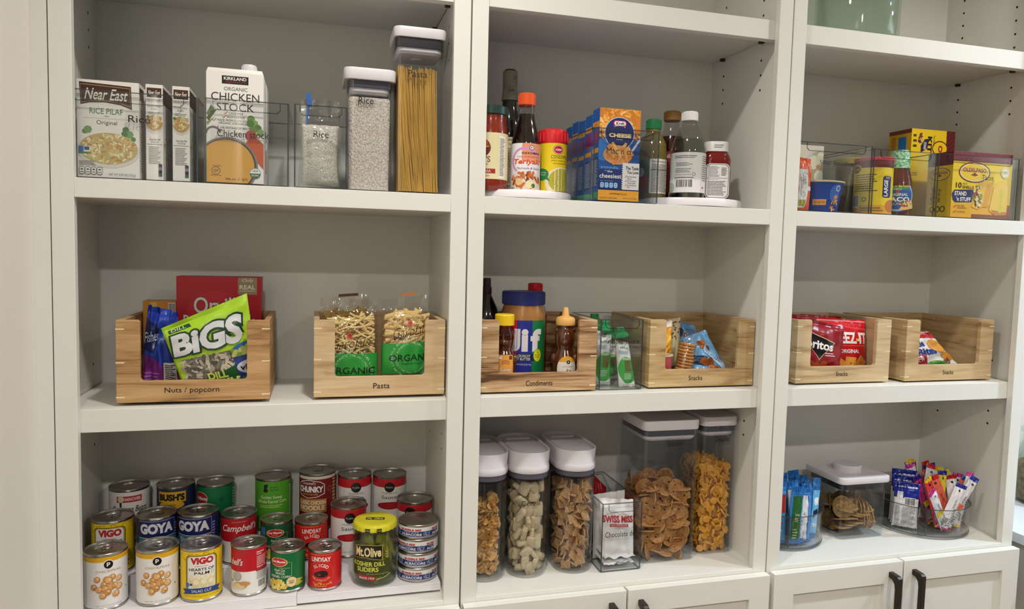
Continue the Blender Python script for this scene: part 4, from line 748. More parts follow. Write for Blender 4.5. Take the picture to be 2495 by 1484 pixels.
D = Dec(.07, .155, .25); D.rect(0, 0, 1, 1, '2b43a4'); D.poly([(0, 0), (.72, 0), (.70, .30), (.35, .42), (0, .44)], '7a2f86'); D.poly([(0, .5), (.4, .47), (.5, .78), (0, .86)], '1a2458'); D.text('Fisher', .02, .60, .50, .72, 'c4cae0', sh=.4, rot=.3); D.rect(.45, .58, .72, .70, '34509a'); D.lines(.06, .05, .6, .25, 5, 'a86ab0', 3); D.rect(.66, .03, .98, .36, 'e9e7e4'); D.lines(.69, .05, .96, .34, 12, '1c1a1a', 4, .6); D.text('Ultra Pure', .52, .64, .7, .67, 'c4cae0', rot=.3); qprint(D, S, t)
t = T('popcorn_box', 'tall red popcorn box at the back of the nuts crate', 'box', (-.4195, .152, ZC)); w, h = .142, .1915; bx(t, 'carton', w, .045, h, P('b01a26', .4))
D = Dec(w, h, .4); D.rect(0, 0, 1, 1, 'b81c28'); D.ell(.46, .60, .36, 'c42430', n=40); D.rect(.72, .835, .95, .995, '9a8a68'); D.text('Only', .77, .945, .91, .985, 'efe8d8', sh=.3); D.text('REAL', .74, .885, .93, .925, 'efe8d8', bold=.02); D.text('INGREDIENTS', .74, .862, .93, .876, 'efe8d8')
D.text('Orville', .20, .655, .80, .81, 'e4dcd0', bold=.015, ol='6a1018'); D.text("Redenbacher's", .08, .52, .93, .65, 'e4dcd0', bold=.015, ol='6a1018'); D.text('POPCORN', .25, .40, .75, .48, 'e4dcd0'); D.build('front_print', flat(-w / 2, 0, 0), t)
t = T('snack_box', 'small orange box half hidden behind the blue nut bag', 'box', (-.5215, .172, ZC)); w, h = .054, .146; bx(t, 'carton', w, .04, h, P('c8862c', .4))
D = Dec(w, h, .4); D.rect(0, 0, 1, 1, 'd08c2e'); D.rect(.22, .93, .42, .985, 'e0c04a'); D.rect(.14, .74, .8, .90, '2a2018'); D.text('Tea', .2, .77, .62, .88, 'efe4c8', bold=.03); D.bars(.76, .80, .98, .98); D.ell(.8, .6, .2, '4a3018'); D.lines(.1, .45, .9, .7, 6, '6a3f14', 4); D.build('front_print', flat(-w / 2, 0, 0), t)
# pasta bags
def pasta(t, S, w, h, n, ln, r, vmax, seed, col, hollow=True):
    """short pasta lying inside the bag, close behind its front film"""
    b = MB(); rn = random.Random(seed)
    for i in range(n):
        v = .06 + (vmax - .06) * (i + rn.random()) / n; u = rn.uniform(.12, .88); a = rn.gauss(.0, .55) + (PI if rn.random() < .5 else 0); dp = rn.uniform(.08, .55)
        p = S(u, v, -1); q = S(u, v, 1); m = p * (1 - dp) + q * dp; d = Vector((math.cos(a) * ln / 2, rn.gauss(0, .003), math.sin(a) * ln / 2))
        e0, e1 = m - d, m + d
        for e in (e0, e1):
            for zz in range(2):
                uu, v2 = min(max(u + (e.x - m.x) / w, .07), .93), min(max(v + (e.z - m.z) / h, .05), .86)
                if zz == 0: e.x += (uu - (u + (e.x - m.x) / w)) * w; e.z += (v2 - (v + (e.z - m.z) / h)) * h
            lo, hi = S(uu, v2, -1).y + r * 1.4, S(uu, v2, 1).y - r * 1.4
            e.y = min(max(e.y, lo), max(lo, hi))
        bend = Vector((0, 0, 0)) if hollow else Vector((rn.gauss(0, .0008), 0, rn.gauss(0, .001)))
        if hollow:
            dr = (e1 - e0).normalized(); ax = dr.cross(Vector((0, 1, .1))).normalized(); bx_ = dr.cross(ax); R = []
            for rad, along in ((r, 0), (r, 1), (r * .72, 1), (r * .72, 0)):
                R.append([e0.lerp(e1, along) + dr * (.5 * rad * math.cos(2 * PI * j / 9)) * (1 if along else 1) + ax * rad * math.cos(2 * PI * j / 9) + bx_ * rad * math.sin(2 * PI * j / 9) for j in range(9)])
            b.rings(R + [R[0]], 0, False, False)
        else: b.tube([e0, m + bend, e1], [r * .9, r, r * .9], 6)
    o = b.build('pasta_filling', P(col, .5, var=.12, scale=60, spec=.3), t, sharp=60); o['kind'] = 'stuff'
def garofalo(D, y0, y1, yl, name, gx=0.):
    D.text(name, .18 + gx, yl + .11, .78 + gx, yl + .135, '6a4028'); D.ell(.50 + gx, yl + .07, .05, 'c8342c', n=8); D.ell(.50 + gx, yl + .07, .025, '8a1c1c', n=6)
    D.text('Garofalo', .17 + gx, yl - .065, .88 + gx, yl + .045, '3a1c18', sh=.5, rot=.10, bold=-.014); D.stroke([(.12 + gx, yl - .13), (.5 + gx, yl - .09), (.88 + gx, yl - .045)], .010, '3a1c18')
    D.rect(0, y0, 1, y1, '2f9a3e'); cy = (y0 + y1) / 2 + .005
    D.ring(.52 + gx, cy, .245, '49b058', .03); D.arc('AUTHENTIC ITALIAN LIFESTYLE AUTHENTIC ITALIAN LIFESTYLE ', .52 + gx, cy, .27, .042, 'b9dcb4', -70, 290); D.arc('AUTHENTIC ITALIAN LIFESTYLE AUTHENTIC ITALIAN LIFESTYLE ', .52 + gx, cy, .355, .046, 'cfe6c8', -50, 310)
    D.text('ORGANIC', .10 + gx, cy - .035, .96 + gx, cy + .04, '14301c', bold=.01); D.text('MADE IN ITALY', .33 + gx, cy - .075, .72 + gx, cy - .052, '14301c')
PF = CLR('fbfaf6', 1.5, .08, bump=.8)
t, S = qbag('pasta_bag', 'clear bag of thin twisted pasta with a green organic band, left in the Pasta crate', 'bag', (-.241, .078, ZC), (-.1435, .078, ZC), (-.240, .082, 1.419), (-.146, .084, 1.416), .050, PF, seed=2, top=.15)
pasta(t, S, .1, .16, 230, .030, .0024, .80, 3, 'e9cf92', False); D = Dec(.0975, .160, .35); garofalo(D, .0, .40, .53, 'CASARECCE', -.02); qprint(D, S, t)
t, S = qbag('pasta_bag', 'clear bag of penne with a green organic band, right in the Pasta crate', 'bag', (-.139, .078, ZC), (-.0445, .078, ZC), (-.138, .082, 1.417), (-.048, .086, 1.428), .050, PF, seed=6, top=.13)
pasta(t, S, .1, .16, 150, .034, .0046, .82, 9, 'e3c384'); D = Dec(.0945, .165, .35); garofalo(D, .155, .50, .64, 'PENNE ZITI RIGATE', .04); D.ell(.88, .06, .075, 'f2f0ea'); D.ell(.88, .06, .068, '2f6a48', a0=PI, a1=2 * PI); D.text('USDA', .84, .065, .92, .085, '2f6a48', bold=.02); D.rrect(.14, .05, .24, .10, .02, '2c1c18'); D.text('11', .17, .06, .21, .088, 'd8c89a'); qprint(D, S, t)
b = MB(); b.box(-.014, -.0012, -.002, .014, .0012, .002); 
o = b.build('closing_strip', P('c87a34', .4), t, loc=(.003, .006, .168), rot=(0, -.12, 0))
t, S = qbag('pasta_bag', 'clear pasta bag with a brown closing strip, behind the two front pasta bags', 'bag', (-.243, .150, ZC), (-.152, .150, ZC), (-.2445, .156, 1.414), (-.155, .158, 1.423), .046, PF, seed=12, top=.15)
pasta(t, S, .1, .16, 130, .032, .0032, .82, 5, 'c9a04e', False); b = MB(); b.box(-.018, -.0012, -.0025, .018, .0012, .0025); b.build('closing_strip', P('6a4a30', .4), t, loc=(.004, .004, .161), rot=(0, -.08, 0))
# condiments
bottle('syrup_bottle', 'black squeeze bottle with a ribbed cap, back left of the Condiments crate', 'bottle', .0790, .178, ZC, [(.024, 0), (.0295, .005), (.0300, .08), (.0285, .115), (.021, .138), (.0105, .160), (.0092, .164), (.001, .164)], P('120d0c', .12, coat=.6), [(.0092, .1642), (.0096, .165), (.0096, .178), (.0078, .1785), (.0078, .1945), (.0065, .196), (.001, .196)], P('2a2422', .4))
t = bottle('peanut_butter_jar', 'big peanut butter jar with a dark blue lid and striped label, in the Condiments crate', 'jar', .1445, .138, ZC, [(.040, 0), (.0440, .004), (.0450, .010), (.0450, .118), (.0440, .130), (.0400, .1435), (.0395, .147), (.001, .147)], P('a8743c', .2, var=.15, scale=40, coat=.5), capp(.0425, .1465, .1725), P('1f2a72', .4), rot=face(.1445, .138), ribs=60)
D = Dec(.112, .102, .35); D.rect(0, 0, .40, 1, 'c0242c'); D.rect(.40, 0, .67, 1, '24308e'); D.rect(.67, 0, 1, 1, '167a44'); D.text('J', .27, .41, .46, .84, 'e2dfe0', bold=.05); D.text('i', .48, .41, .60, .84, 'e2dfe0', bold=.05); D.text('f', .64, .41, .86, .84, 'e2dfe0', bold=.05)
D.poly([(.20, .29), (.25, .37), (.74, .37), (.74, .23), (.25, .23)], '1c2250'); D.text('EXTRA CRUNCHY', .26, .305, .645, .355, 'e0dfd2', bold=.01); D.text('PEANUT BUTTER', .26, .242, .645, .295, 'e0dfd2', bold=.01); D.text('NET WT 40 OZ (2.5 LB) 1.13kg', .37, .14, .655, .18, 'e0dfd2'); D.ell(.785, .335, .088, '8a9a1c', ry=.125); D.ell(.785, .335, .078, 'dfe02c', ry=.113); D.text('7g', .765, .375, .81, .41, '2a4a1c'); D.text('PROTEIN', .73, .325, .84, .355, '2a4a1c'); D.text('PER SERVING', .735, .29, .835, .31, '2a4a1c'); wrap(t, D, .0452, .016)
bottle('sauce_bottle', 'sauce bottle with a red cap, peeking up behind the peanut butter jar', 'bottle', .1880, .202, ZC, [(.022, 0), (.0255, .004), (.0255, .12), (.018, .145), (.0125, .16), (.0125, .168), (.001, .168)], P('6a1c14', .2, coat=.5), [(.0140, .1665), (.0148, .168), (.0136, .185), (.0118, .1865), (.001, .1865)], P('c01c26', .35), ribs=20)
def bear(label, x, y, spout, capc):
    t = T('honey_bear', label, 'bottle', (x, y, ZC + .0003), face(x, y))
    HON = P('57280a', .08, coat=.8, spec=.6, var=.2, scale=18); b = MB(); k = 1.0
    prof = [(.019, 0), (.0225, .003), (.0238, .02), (.0240, .038), (.0215, .052), (.0165, .062), (.0158, .066), (.0185, .074), (.0198, .084), (.0185, .094), (.0150, .102), (.0135, .105), (.0135, .112), (.001, .112)]
    if spout: b.lathe(prof, 40)
    else: b.lathe(prof[:9] + [(.001, .0855)], 40)
    for sx in (-1, 1):
        b.ball((sx * .0165, -.014, .012), .008, .010, .008); b.ball((sx * .0205, -.008, .046), .006, .008, .011)
    b.ball((0, -.0165, .079), .009, .008, .0075)
    if spout:
        for sx in (-1, 1): b.ball((sx * .0150, .002, .1005), .0062, .004, .0062)
    b.build('bottle_body', HON, t)
    if not spout:
        b = MB(); b.lathe([(.0199, .0858)] + prof[9:], 40)
        for sx in (-1, 1): b.ball((sx * .0155, .002, .098), .0062, .004, .0062)
        b.build('bottle_head', CLR('efe8e0', 1.42), t)
        b = MB()
        for sx in (-1, 1): b.ball((sx * .0075, -.0175, .0925), .0022, .0015, .0022)
        b.build('eyes', P('15110f', .3), t)
    b = MB()
    if spout: b.lathe([(.0180, .1105), (.0186, .1115), (.0186, .1225), (.0165, .1255), (.0075, .1285), (.0062, .134), (.0045, .1435), (.0035, .1448), (.001, .145)], 36)
    else: b.lathe(capp(.0186, .1105, .1315), 36)
    b.build('cap', P(capc, .4), t)
    return t
t = bear('honey bear bottle with a bright yellow flip cap, left in the Condiments crate', .0925, .084, False, 'f2cc1e')
D = Dec(.034, .056); D.rrect(0, 0, 1, 1, .1, '6a3a14'); D.rrect(.02, .02, .98, .98, .1, 'e8a04a'); D.rect(.12, .84, .32, .93, 'e9e4da'); D.rect(.72, .82, .92, .95, '6a3a14')
for k in range(3): D.stroke([(.3, .66 + .05 * k), (.5, .70 + .05 * k), (.75, .655 + .05 * k)], .03, '8a4a1c')
D.text('Gunter', .22, .43, .86, .55, 'f2e4c8', bold=.02, ol='8a3a1c'); D.text('HONEY', .18, .28, .90, .40, 'f2e4c8', bold=.02, ol='8a3a1c'); D.lines(.2, .1, .8, .2, 2, '8a4a1c', 3); wrap(t, D, .0249, .002, a=.12)
t = bear('honey bear bottle with a tan pointed spout cap, right in the Condiments crate', .2145, .084, True, 'e9b464')
D = Dec(.040, .050); D.ell(.5, .5, .5, 'e9e4da', ry=.5, n=40); D.poly([(.5 + .5 * math.cos(a), .5 + .5 * math.sin(a)) for a in [PI * (.18 + .64 * k / 12) for k in range(13)]], 'e8a82c'); D.ell(.56, .77, .11, 'e9e4da'); D.ell(.56, .77, .095, '17130f'); D.text('p', .53, .73, .59, .80, 'f2efe8', bold=.03); D.text('HONEY', .30, .56, .82, .625, 'b39a5c'); D.scat(.56, .36, .15, .13, 22, .09, .06, ['a8742c', 'c8903a', '7a5018'], 4); D.text('NET WT 12 OZ', .25, .09, .72, .13, '3a342c', rot=-.2); wrap(t, D, .0249, .003, a=.22)
# apple sauce pouches
bin_('small clear bin marked Apple sauce, holding squeeze pouches, on the middle shelf', .2725, .3615, .046, .215, ZM, .1365, 'Apple sauce', (.3205, 1.3405, .066))
ZA = ZM + .0036
def pouch(label, BL, BR, TL, TR, seed, face_=True):
    t, S = qbag('squeeze_pouch', label, 'pouch', BL, BR, TL, TR, .020, P('e9ebea', .3, coat=.2), 'apple sauce pouches', seed=seed, top=.03, wr=.0009)
    o = Vector(t.location); m = (Vector(TL) + Vector(TR)) / 2 - o; up = (m - ((Vector(BL) + Vector(BR)) / 2 - o)).normalized(); q = up.to_track_quat('Z', 'Y').to_matrix().to_4x4()
    b = MB(); b.lathe([(.0062, -.004), (.0062, .006), (.0045, .007), (.0045, .014)], 20); b.build('spout', CLR('e4e8e6', 1.4), t, loc=m, rot=q.to_euler())
    b = MB(); b.lathe([(.0150, .008), (.0155, .010), (.0135, .016), (.0085, .0195), (.0085, .026), (.0075, .0275), (.001, .0275)], 6); b.build('cap', P('12924c', .35, coat=.3), t, loc=m, rot=q.to_euler(), sharp=25)
    D = Dec(.038, .098, .3); D.rect(0, 0, 1, 1, 'eceeec'); D.poly([(.5 + .62 * math.cos(a) * (1.2 if math.cos(a) > 0 else .8), .37 + .30 * math.sin(a)) for a in [2 * PI * k / 24 for k in range(24)]], '45b04c'); D.text('APPLE', .2, .84, .8, .89, '2f6a48', bold=.02); D.rect(.1, .73, .7, .80, 'b9cfe0'); D.text('ORGANIC', .22, .60, .93, .655, 'eef2e4', bold=.02); D.rect(.38, .36, .80, .585, '7a6a3c'); D.lines(.38, .36, .8, .585, 6, '5d7a3c', 4); D.lines(.3, .18, .8, .32, 5, 'dce8d0', 6); D.text('NET WT 3.2 OZ', .3, .1, .7, .125, '3c5a48'); qprint(D, S, t)
pouch('left white and green apple sauce pouch with a green cap, standing upright', (.2785, .092, ZA), (.3140, .090, ZA), (.284, .092, 1.350), (.314, .092, 1.350), 3)
pouch('right white and green apple sauce pouch, tilted in front of the left pouch', (.3225, .066, ZA), (.3570, .066, ZA), (.3115, .066, 1.342), (.339, .066, 1.338), 5)
pouch('apple sauce pouch behind the upright pouch, mostly its green cap showing', (.2790, .134, ZA), (.3160, .134, ZA), (.280, .134, 1.360), (.310, .134, 1.362), 7)
pouch('rearmost apple sauce pouch standing at the right of the bin', (.3200, .150, ZA), (.3560, .150, ZA), (.322, .150, 1.330), (.352, .150, 1.330), 8)
# snacks crate with blue bags
t = T('cracker_sleeve', 'clear sleeve of stacked round orange crackers, in the crate beside the apple sauce', 'crackers', (.4690, .083, ZC + .003), (0, .16, 0))
for k in range(11): b = MB(); b.lathe([(.001, 0), (.0155, .0005), (.0165, .003), (.0155, .0055), (.001, .006)], 24, cx=-.002 * math.sin(k)); b.build('cracker', P('d8923e', .5, var=.2, scale=90), t, loc=(0, 0, .0015 + .0064 * k))
b = MB(); b.loft([(0, .034, .034, .016), (.073, .034, .034, .016), (.086, .030, .008, .003), (.098, .034, .002, .0008)], 5); b.build('wrapper', FILM, t)
t, S = qbag('cheese_pack', 'small yellow orange snack pack above the cracker sleeve', 'pack', (.424, .100, ZC + .045), (.452, .104, ZC + .052), (.420, .118, 1.368), (.462, .122, 1.376), .014, P('f0a82c', .3, coat=.3), seed=4)
D = Dec(.035, .06, .3); D.rect(0, .8, 1, 1, 'ece4da'); D.ell(.6, .4, .3, 'f6c24a'); qprint(D, S, t)
t, S = qbag('snack_pack', 'pale patterned snack pack between the yellow pack and the blue bags', 'pack', (.452, .128, ZC + .02), (.486, .130, ZC + .02), (.444, .140, 1.374), (.492, .142, 1.380), .016, P('d6c79c', .35), seed=14)
D = Dec(.045, .09, .35); D.scat(.5, .75, .45, .2, 26, .10, .05, ['3a342c', '7a2a34', '55504a'], 5, True); qprint(D, S, t)
t = T('snack_cup', 'pinkish red snack cup with a pale rim, low at the left of the Snacks crate', 'cup', (.4220, .088, ZC)); b = MB(); b.lathe([(.018, 0), (.0205, .002), (.0235, .048), (.001, .049)], 32); b.build('cup', P('c85a62', .4), t); b = MB(); b.lathe([(.0235, .0475), (.0252, .0485), (.0252, .051), (.001, .0515)], 32); b.build('rim', P('e6d2b4', .4), t)
BLU = P('6aa4d4', .25, coat=.4)
t, S = qbag('cookie_bag', 'light blue mini cookie bag leaning at the back of the Snacks crate', 'bag', (.494, .150, ZC), (.560, .145, ZC), (.492, .176, 1.378), (.545, .172, 1.356), .030, BLU, seed=21, wr=.003)
D = Dec(.06, .12, .25); D.text('minis', .05, .58, .30, .92, '1c3a6a', bold=.03, rot=.9); D.lines(.4, .55, .9, .9, 7, '2f5a94', 5); D.ell(.6, .3, .2, 'a8622c'); qprint(D, S, t)
t, S = qbag('cookie_bag', 'light blue mini cookie bag lying in front, its silver seam showing', 'bag', (.492, .078, ZC + .004), (.572, .074, ZC + .004), (.482, .112, 1.340), (.534, .112, 1.356), .034, BLU, seed=17, wr=.003)
D = Dec(.08, .10, .25); D.text('Mini', .02, .18, .28, .62, '1c2a4a', bold=.03, rot=1.2); D.scat(.55, .74, .2, .16, 4, .16, .13, ['b5682c', '8a4a1c'], 3); D.scat(.46, .18, .25, .16, 5, .22, .18, ['a85c24', '8a4a1c', '6a3414'], 5); D.poly([(.42, .58), (.52, .66), (1, .22), (1, .08), (.9, .08)], '9cc8ec'); D.stroke([(.45, .55), (.7, .34), (.98, .04)], .05, 'd8e4ee'); D.text('COOKIES', .60, .32, .92, .42, '1c3a6a', rot=-.5); qprint(D, S, t)
# red snack bags
RED = P('a81420', .25, coat=.4)
for i, (x0, x1, y, z0, z1, lb) in enumerate(((.728, .800, .165, 1.386, 1.382, 'dark red snack bag standing behind the corn chip bag'), (.815, .925, .175, 1.385, 1.379, 'dark red snack bag standing behind the cracker bag'), (.730, .850, .130, 1.389, 1.384, 'red snack bag in the second row of the red crate'))):
    t, S = qbag('snack_bag', lb, 'bag', (x0, y, ZC), (x1, y, ZC), (x0, y + .004, z0), (x1, y + .004, z1), .026, RED, seed=30 + i); D = Dec(x1 - x0, .12, .25); D.rect(0, .93, 1, .96, 'd83a44'); qprint(D, S, t)
t, S = qbag('corn_chip_bag', 'dark red corn chip bag with a black triangle, left in the red crate', 'bag', (.727, .078, ZC), (.836, .074, ZC), (.724, .092, 1.388), (.851, .078, 1.366), .034, P('8e1420', .22, coat=.5), seed=41)
D = Dec(.115, .126, .25); D.rect(0, 0, 1, 1, '901824'); D.poly([(-.1, .95), (.18, .86), (.72, .68), (.98, .80), (.74, .50), (.50, .22), (.36, .50)], '7a2028'); D.poly([(.0, .88), (.78, .64), (.46, .30)], 'd8b48a'); D.poly([(.01, .86), (.76, .63), (.46, .32)], '171012'); D.text('Doritos', .03, .50, .74, .66, 'f0ece8', bold=.03, rot=-.10); D.text('NACHO', .10, .36, .26, .42, 'e8d8c0'); D.lines(.58, .38, .8, .46, 2, 'e8d8d0', 2); D.scat(.25, .10, .3, .10, 24, .28, .14, ['c8602a', 'a8481c', 'd87a3a'], 5, True); qprint(D, S, t)
t, S = qbag('cheese_cracker_bag', 'bright red cheese cracker bag reading Original, right in the red crate', 'bag', (.824, .102, ZC), (.930, .100, ZC), (.803, .112, 1.383), (.930, .110, 1.377), .034, P('c8141e', .22, coat=.5), seed=43)
D = Dec(.120, .122, .25); D.rect(0, 0, 1, 1, 'cc1820'); D.rect(0, .955, 1, .975, 'e8b0b0'); D.poly([(0, .92), (1, .84), (1, .80), (0, .89)], 'e84048'); D.text('CHEEZ-IT', .03, .555, .96, .765, 'f2efec', bold=.04); D.poly([(.70, .64), (.76, .66), (.745, .61), (.69, .60)], 'f0b02c'); D.rect(.3, .515, 1, .522, 'e88a6a'); D.text('ORIGINAL', .32, .385, .76, .455, 'f2efec', bold=.03)
for k, (x, y, a) in enumerate(((.30, .18, .2), (.55, .20, .7), (.80, .20, .1), (.45, .06, .4))): D.poly([(x + .17 * math.cos(a + j * PI / 2), y + .16 * math.sin(a + j * PI / 2)) for j in range(4)], ('e89a3c', 'eba648')[k % 2]); D.ell(x, y, .02, 'b56a20')
qprint(D, S, t)
t, S = qbag('muffin_bag', 'white and red muffin bites bag slumped in the far right crate', 'bag', (1.052, .094, ZC + .004), (1.188, .088, ZC + .004), (1.050, .118, 1.350), (1.112, .118, 1.350), .030, P('ece9e6', .25, coat=.4), seed=51, wr=.0025)
D = Dec(.105, .09, .25); D.rect(0, .82, 1, .97, 'c02a34'); D.text('Little', .08, .58, .36, .74, '24409a', bold=.03, rot=.15); D.text('Bites', .16, .38, .58, .57, '24409a', bold=.03, rot=.15); D.ell(.72, .62, .22, 'e8a850', ry=.17); D.ell(.84, .36, .16, 'd8923c', ry=.10); D.rect(0, .16, .30, .40, '9a2434'); D.text('NEW', .05, .2, .24, .34, 'f0e4dc', rot=.2); D.ell(.50, .12, .22, '4a9a3c', ry=.12); D.scat(.74, .24, .1, .06, 8, .05, .04, ['6a3a20', '8a4a28'], 3); qprint(D, S, t)
t, S = qbag('muffin_bag', 'second muffin bites bag with a red top edge, behind the slumped one', 'bag', (1.040, .140, ZC), (1.150, .138, ZC), (1.046, .150, 1.362), (1.117, .150, 1.360), .026, P('ece9e6', .25, coat=.4), seed=53)
D = Dec(.09, .10, .25); D.rect(0, .80, 1, .98, 'c02a34'); D.rect(.8, .6, 1, .78, 'c8404a'); qprint(D, S, t)
# ------------------------------------------------------------------ bottom shelf, left cabinet: cans on a stepped riser
RIS = P('ece8ea', .35)
t = T('can_riser', 'white stepped shelf riser carrying the rows of cans', 'shelf riser', (0, 0, Z0 + .0004))
def tier(x0, x1, y0, y1, z, zlow):
    b = MB(); b.box(x0, y0, z - .003, x1, y1, z); b.box(x0, y0, zlow, x1, y0 + .003, z - .0029)
    b.build('tier', RIS, t, bevel=.0006)
for z, y0, y1, zl in ((.0205, .034, .1075, .0004), (.0487, .1078, .1776, .017), (.0787, .1779, .256, .045)): tier(-.632, -.2815 if y0 < .1 else -.2895, y0, y1, z, zl)
for z, y0, y1, zl in ((.0175, .0335, .1142, .0035), (.0457, .1145, .1926, .014), (.0757, .1929, .256, .042)): tier(-.2812 if y0 < .1 else -.2892, -.030, y0, y1, z, zl)
for x0 in (-.632, -.300, -.045):
    for y0, z in ((.040, .0140), (.120, .042), (.245, .072)):
        b = MB(); b.box(x0, y0, 0, x0 + .014, y0 + .010, z); b.build('leg', RIS, t)
ZL = (Z0 + .0211, Z0 + .0493, Z0 + .0793); ZRR = (Z0 + .0181, Z0 + .0463, Z0 + .0763)
def can(label, x, y, z, r, h, base, design=None, frac=0., tab=False, bands=(), group=None, lidtint=None):
    t = T('food_can', label, 'can', (x, y, z + .0003), face(x, y, frac), group)
    b = MB(); q = r - .0010
    b.lathe([(q - .003, .0012), (q - .001, 0), (r, .0008), (r, .0028), (q, .0042), (q, h - .0048), (r, h - .0034), (r + .0002, h - .0008), (r - .0006, h), (r - .0018, h - .0004), (r - .0024, h - .0030), (r - .0040, h - .0036), (r - .0075, h - .0031), (r - .0095, h - .0036), (r * .5, h - .0034), (r * .46, h - .0030), (r * .3, h - .0030), (.001, h - .0031)], 56); b.build('can_body', TIN, t)
    b = MB(); pr = [(q + .0001, .0046)]
    zs = sorted(set([.0046, h - .0052] + [z_ for bd in bands for z_ in bd[:2]])); ms = [base] + [bd[2] for bd in bands]; prof, mi = [], []
    for k in range(len(zs)): prof.append((q + .0003, zs[k]))
    for k in range(len(zs) - 1):
        m = 0
        for j, bd in enumerate(bands):
            if bd[0] - 1e-6 <= zs[k] and zs[k + 1] <= bd[1] + 1e-6: m = j + 1
        mi.append(m)
    mi.append(mi[-1]); b.lathe(prof, 56, ms=mi, cap0=False, cap1=False); b.build('label_wrap', [P(c, .38, spec=.4) for c in ms], t)
    if design:
        D = Dec(2.6 * r, h - .0098, .38); design(D); D.build('label_print', cyl(q + .0004, D.w, .0046), t, du=r * .12)
    if tab:
        b = MB(); zt = h - .0016; b.lathe([(.0022, -.0008), (.0025, .0004), (.0012, .0008), (.0002, .0008)], 14, cx=.0)
        R = []
        for k in range(25):
            a = 2 * PI * k / 24; R.append((.0085 + .0075 * math.cos(a), .0055 * math.sin(a), .0004 + .0006 * math.cos(a)))
        b.tube(R, [.0011] * 25, 6, flat=.6); b.box(-.002, -.0030, -.0001, .0045, .0030, .0006)
        b.build('pull_tab', TIN2, t, loc=(-.004, 0, zt), rot=(0, 0, .35 + frac))
    return t
def chick(D):
    D.ell(.5, .85, .095, 'ece8e4'); D.ell(.5, .85, .078, '15110f'); D.text('p', .47, .815, .53, .895, 'f2efe8', bold=.03)
    D.text('CHICKPEAS', .28, .70, .72, .745, 'b39a5c'); rn = random.Random(4)
    for x, y in ((.30, .57), (.46, .56), (.56, .59), (.68, .535), (.24, .42), (.42, .47), (.52, .47), (.34, .37), (.44, .38), (.54, .40), (.60, .42), (.68, .38), (.48, .31), (.40, .25), (.62, .25), (.50, .54)):
        D.ell(x, y, .062, 'a8703a', n=14); D.ell(x - .006, y + .006, .054, ('d9a060', 'cf9450', 'e2b074')[rn.randrange(3)], n=14); D.ell(x + .012, y + .018, .022, 'ecc898', n=8)
    D.text('NET WT 15.5 OZ (439 g)', .28, .035, .72, .065, '8a8680'); D.rect(.82, .31, .84, .34, '77736c')
GB = lambda h: [(h * .86, h - .0052, 'e0a818')]
can('white chickpea can with a gold band, leftmost in the front row', -.588, .072, ZL[0], .0331, .0945, 'ece8e4', chick, .12, True, GB(.0945))
can('white chickpea can with a gold band, second in the front row', -.509, .072, ZL[0], .0336, .0940, 'ece8e4', chick, -.02, True, GB(.0940))
def vigo(D):
    D.scat(.5, .9, .5, .09, 60, .02, .02, ['c8981c', 'b8881c'], 3, True)
    D.rrect(.20, .17, .80, .93, .09, '1c1812'); D.rrect(.215, .18, .785, .92, .085, 'd8b030'); D.rrect(.23, .19, .77, .91, .08, '1c1812'); D.rrect(.24, .195, .76, .905, .075, 'efece6')
    D.text('VIGO', .30, .745, .72, .885, 'c0282c', bold=.05, ol='7a1820', ob=.015); D.text('IMPORTED', .38, .69, .62, .715, 'b8403c'); D.text('HEARTS OF', .27, .605, .735, .665, '241f1c', bold=.02); D.text('PALM', .37, .525, .64, .585, '241f1c', bold=.02); D.ring(.70, .555, .03, '241f1c', .15)
    for x, y, w in ((.32, .42, .09), (.45, .44, .1), (.60, .43, .1), (.70, .44, .08), (.40, .33, .1), (.54, .34, .1), (.67, .33, .09)): D.rrect(x - w * .6, y - .08, x + w * .6, y + .05, .03, 'e0cf9c'); D.ell(x, y + .045, w * .55, 'efe4c0', n=14)
    D.rect(.20, .27, .27, .355, '3c6db0'); D.rect(.27, .27, .34, .355, 'e4e2dc'); D.rect(.28, .30, .335, .345, '2d4f88')
    D.poly([(.12, .10), (.18, .15), (.12, .215), (.30, .235), (.5, .245), (.72, .235), (.88, .215), (.82, .15), (.88, .10), (.72, .125), (.5, .135), (.28, .125)], '24407c'); D.text('SALAD CUT', .32, .155, .68, .21, 'e8e8ee'); D.text('NET WT 14 OZ (400 g) DR WT 7.75 OZ (220 g)', .18, .05, .84, .085, '6a5414')
can('yellow hearts of palm can with a white arched label, third in the front row', -.440, .072, ZL[0], .0338, .0915, 'f0cc1c', vigo, 0, True)
def soup(D):
    D.text("Campbell's", -.30, .60, .34, .80, 'f2efec', sh=.35, bold=.01); D.rect(.62, .10, 1, .97, 'efece8'); D.rect(.62, .48, 1, .97, 'bf1a26'); D.text('Nutrition', .64, .90, .84, .935, 'f2efec', bold=.02); D.text('Facts', .64, .855, .76, .885, 'f2efec', bold=.02); D.lines(.64, .62, .95, .84, 6, 'e8c8c8', 3); D.text('Calories 120', .64, .56, .90, .60, 'f2efec', bold=.02); D.lines(.64, .30, .96, .53, 9, '4a4642', 5); D.bars(.66, .10, .88, .28)
    D.ell(.20, .40, .11, '9a958c', ry=.11); D.ell(.20, .41, .10, 'b9b4aa', ry=.10); D.ell(.24, .17, .18, 'e8d4ac', ry=.07); D.ell(.28, .20, .16, 'cf9458', ry=.075); D.ell(.24, .18, .15, 'e6cc9a', ry=.06); D.ell(.38, .24, .12, 'cf9458', ry=.05); D.text('Chicken Noodle', -.2, .26, .10, .31, '4a3a2a')
can('red and white soup can showing its nutrition panel, fourth in the front row', -.363, .072, ZL[0], .0298, .0870, 'efece8', soup, .08, True, [(.0870 * .50, .0818, 'bf1a26')])
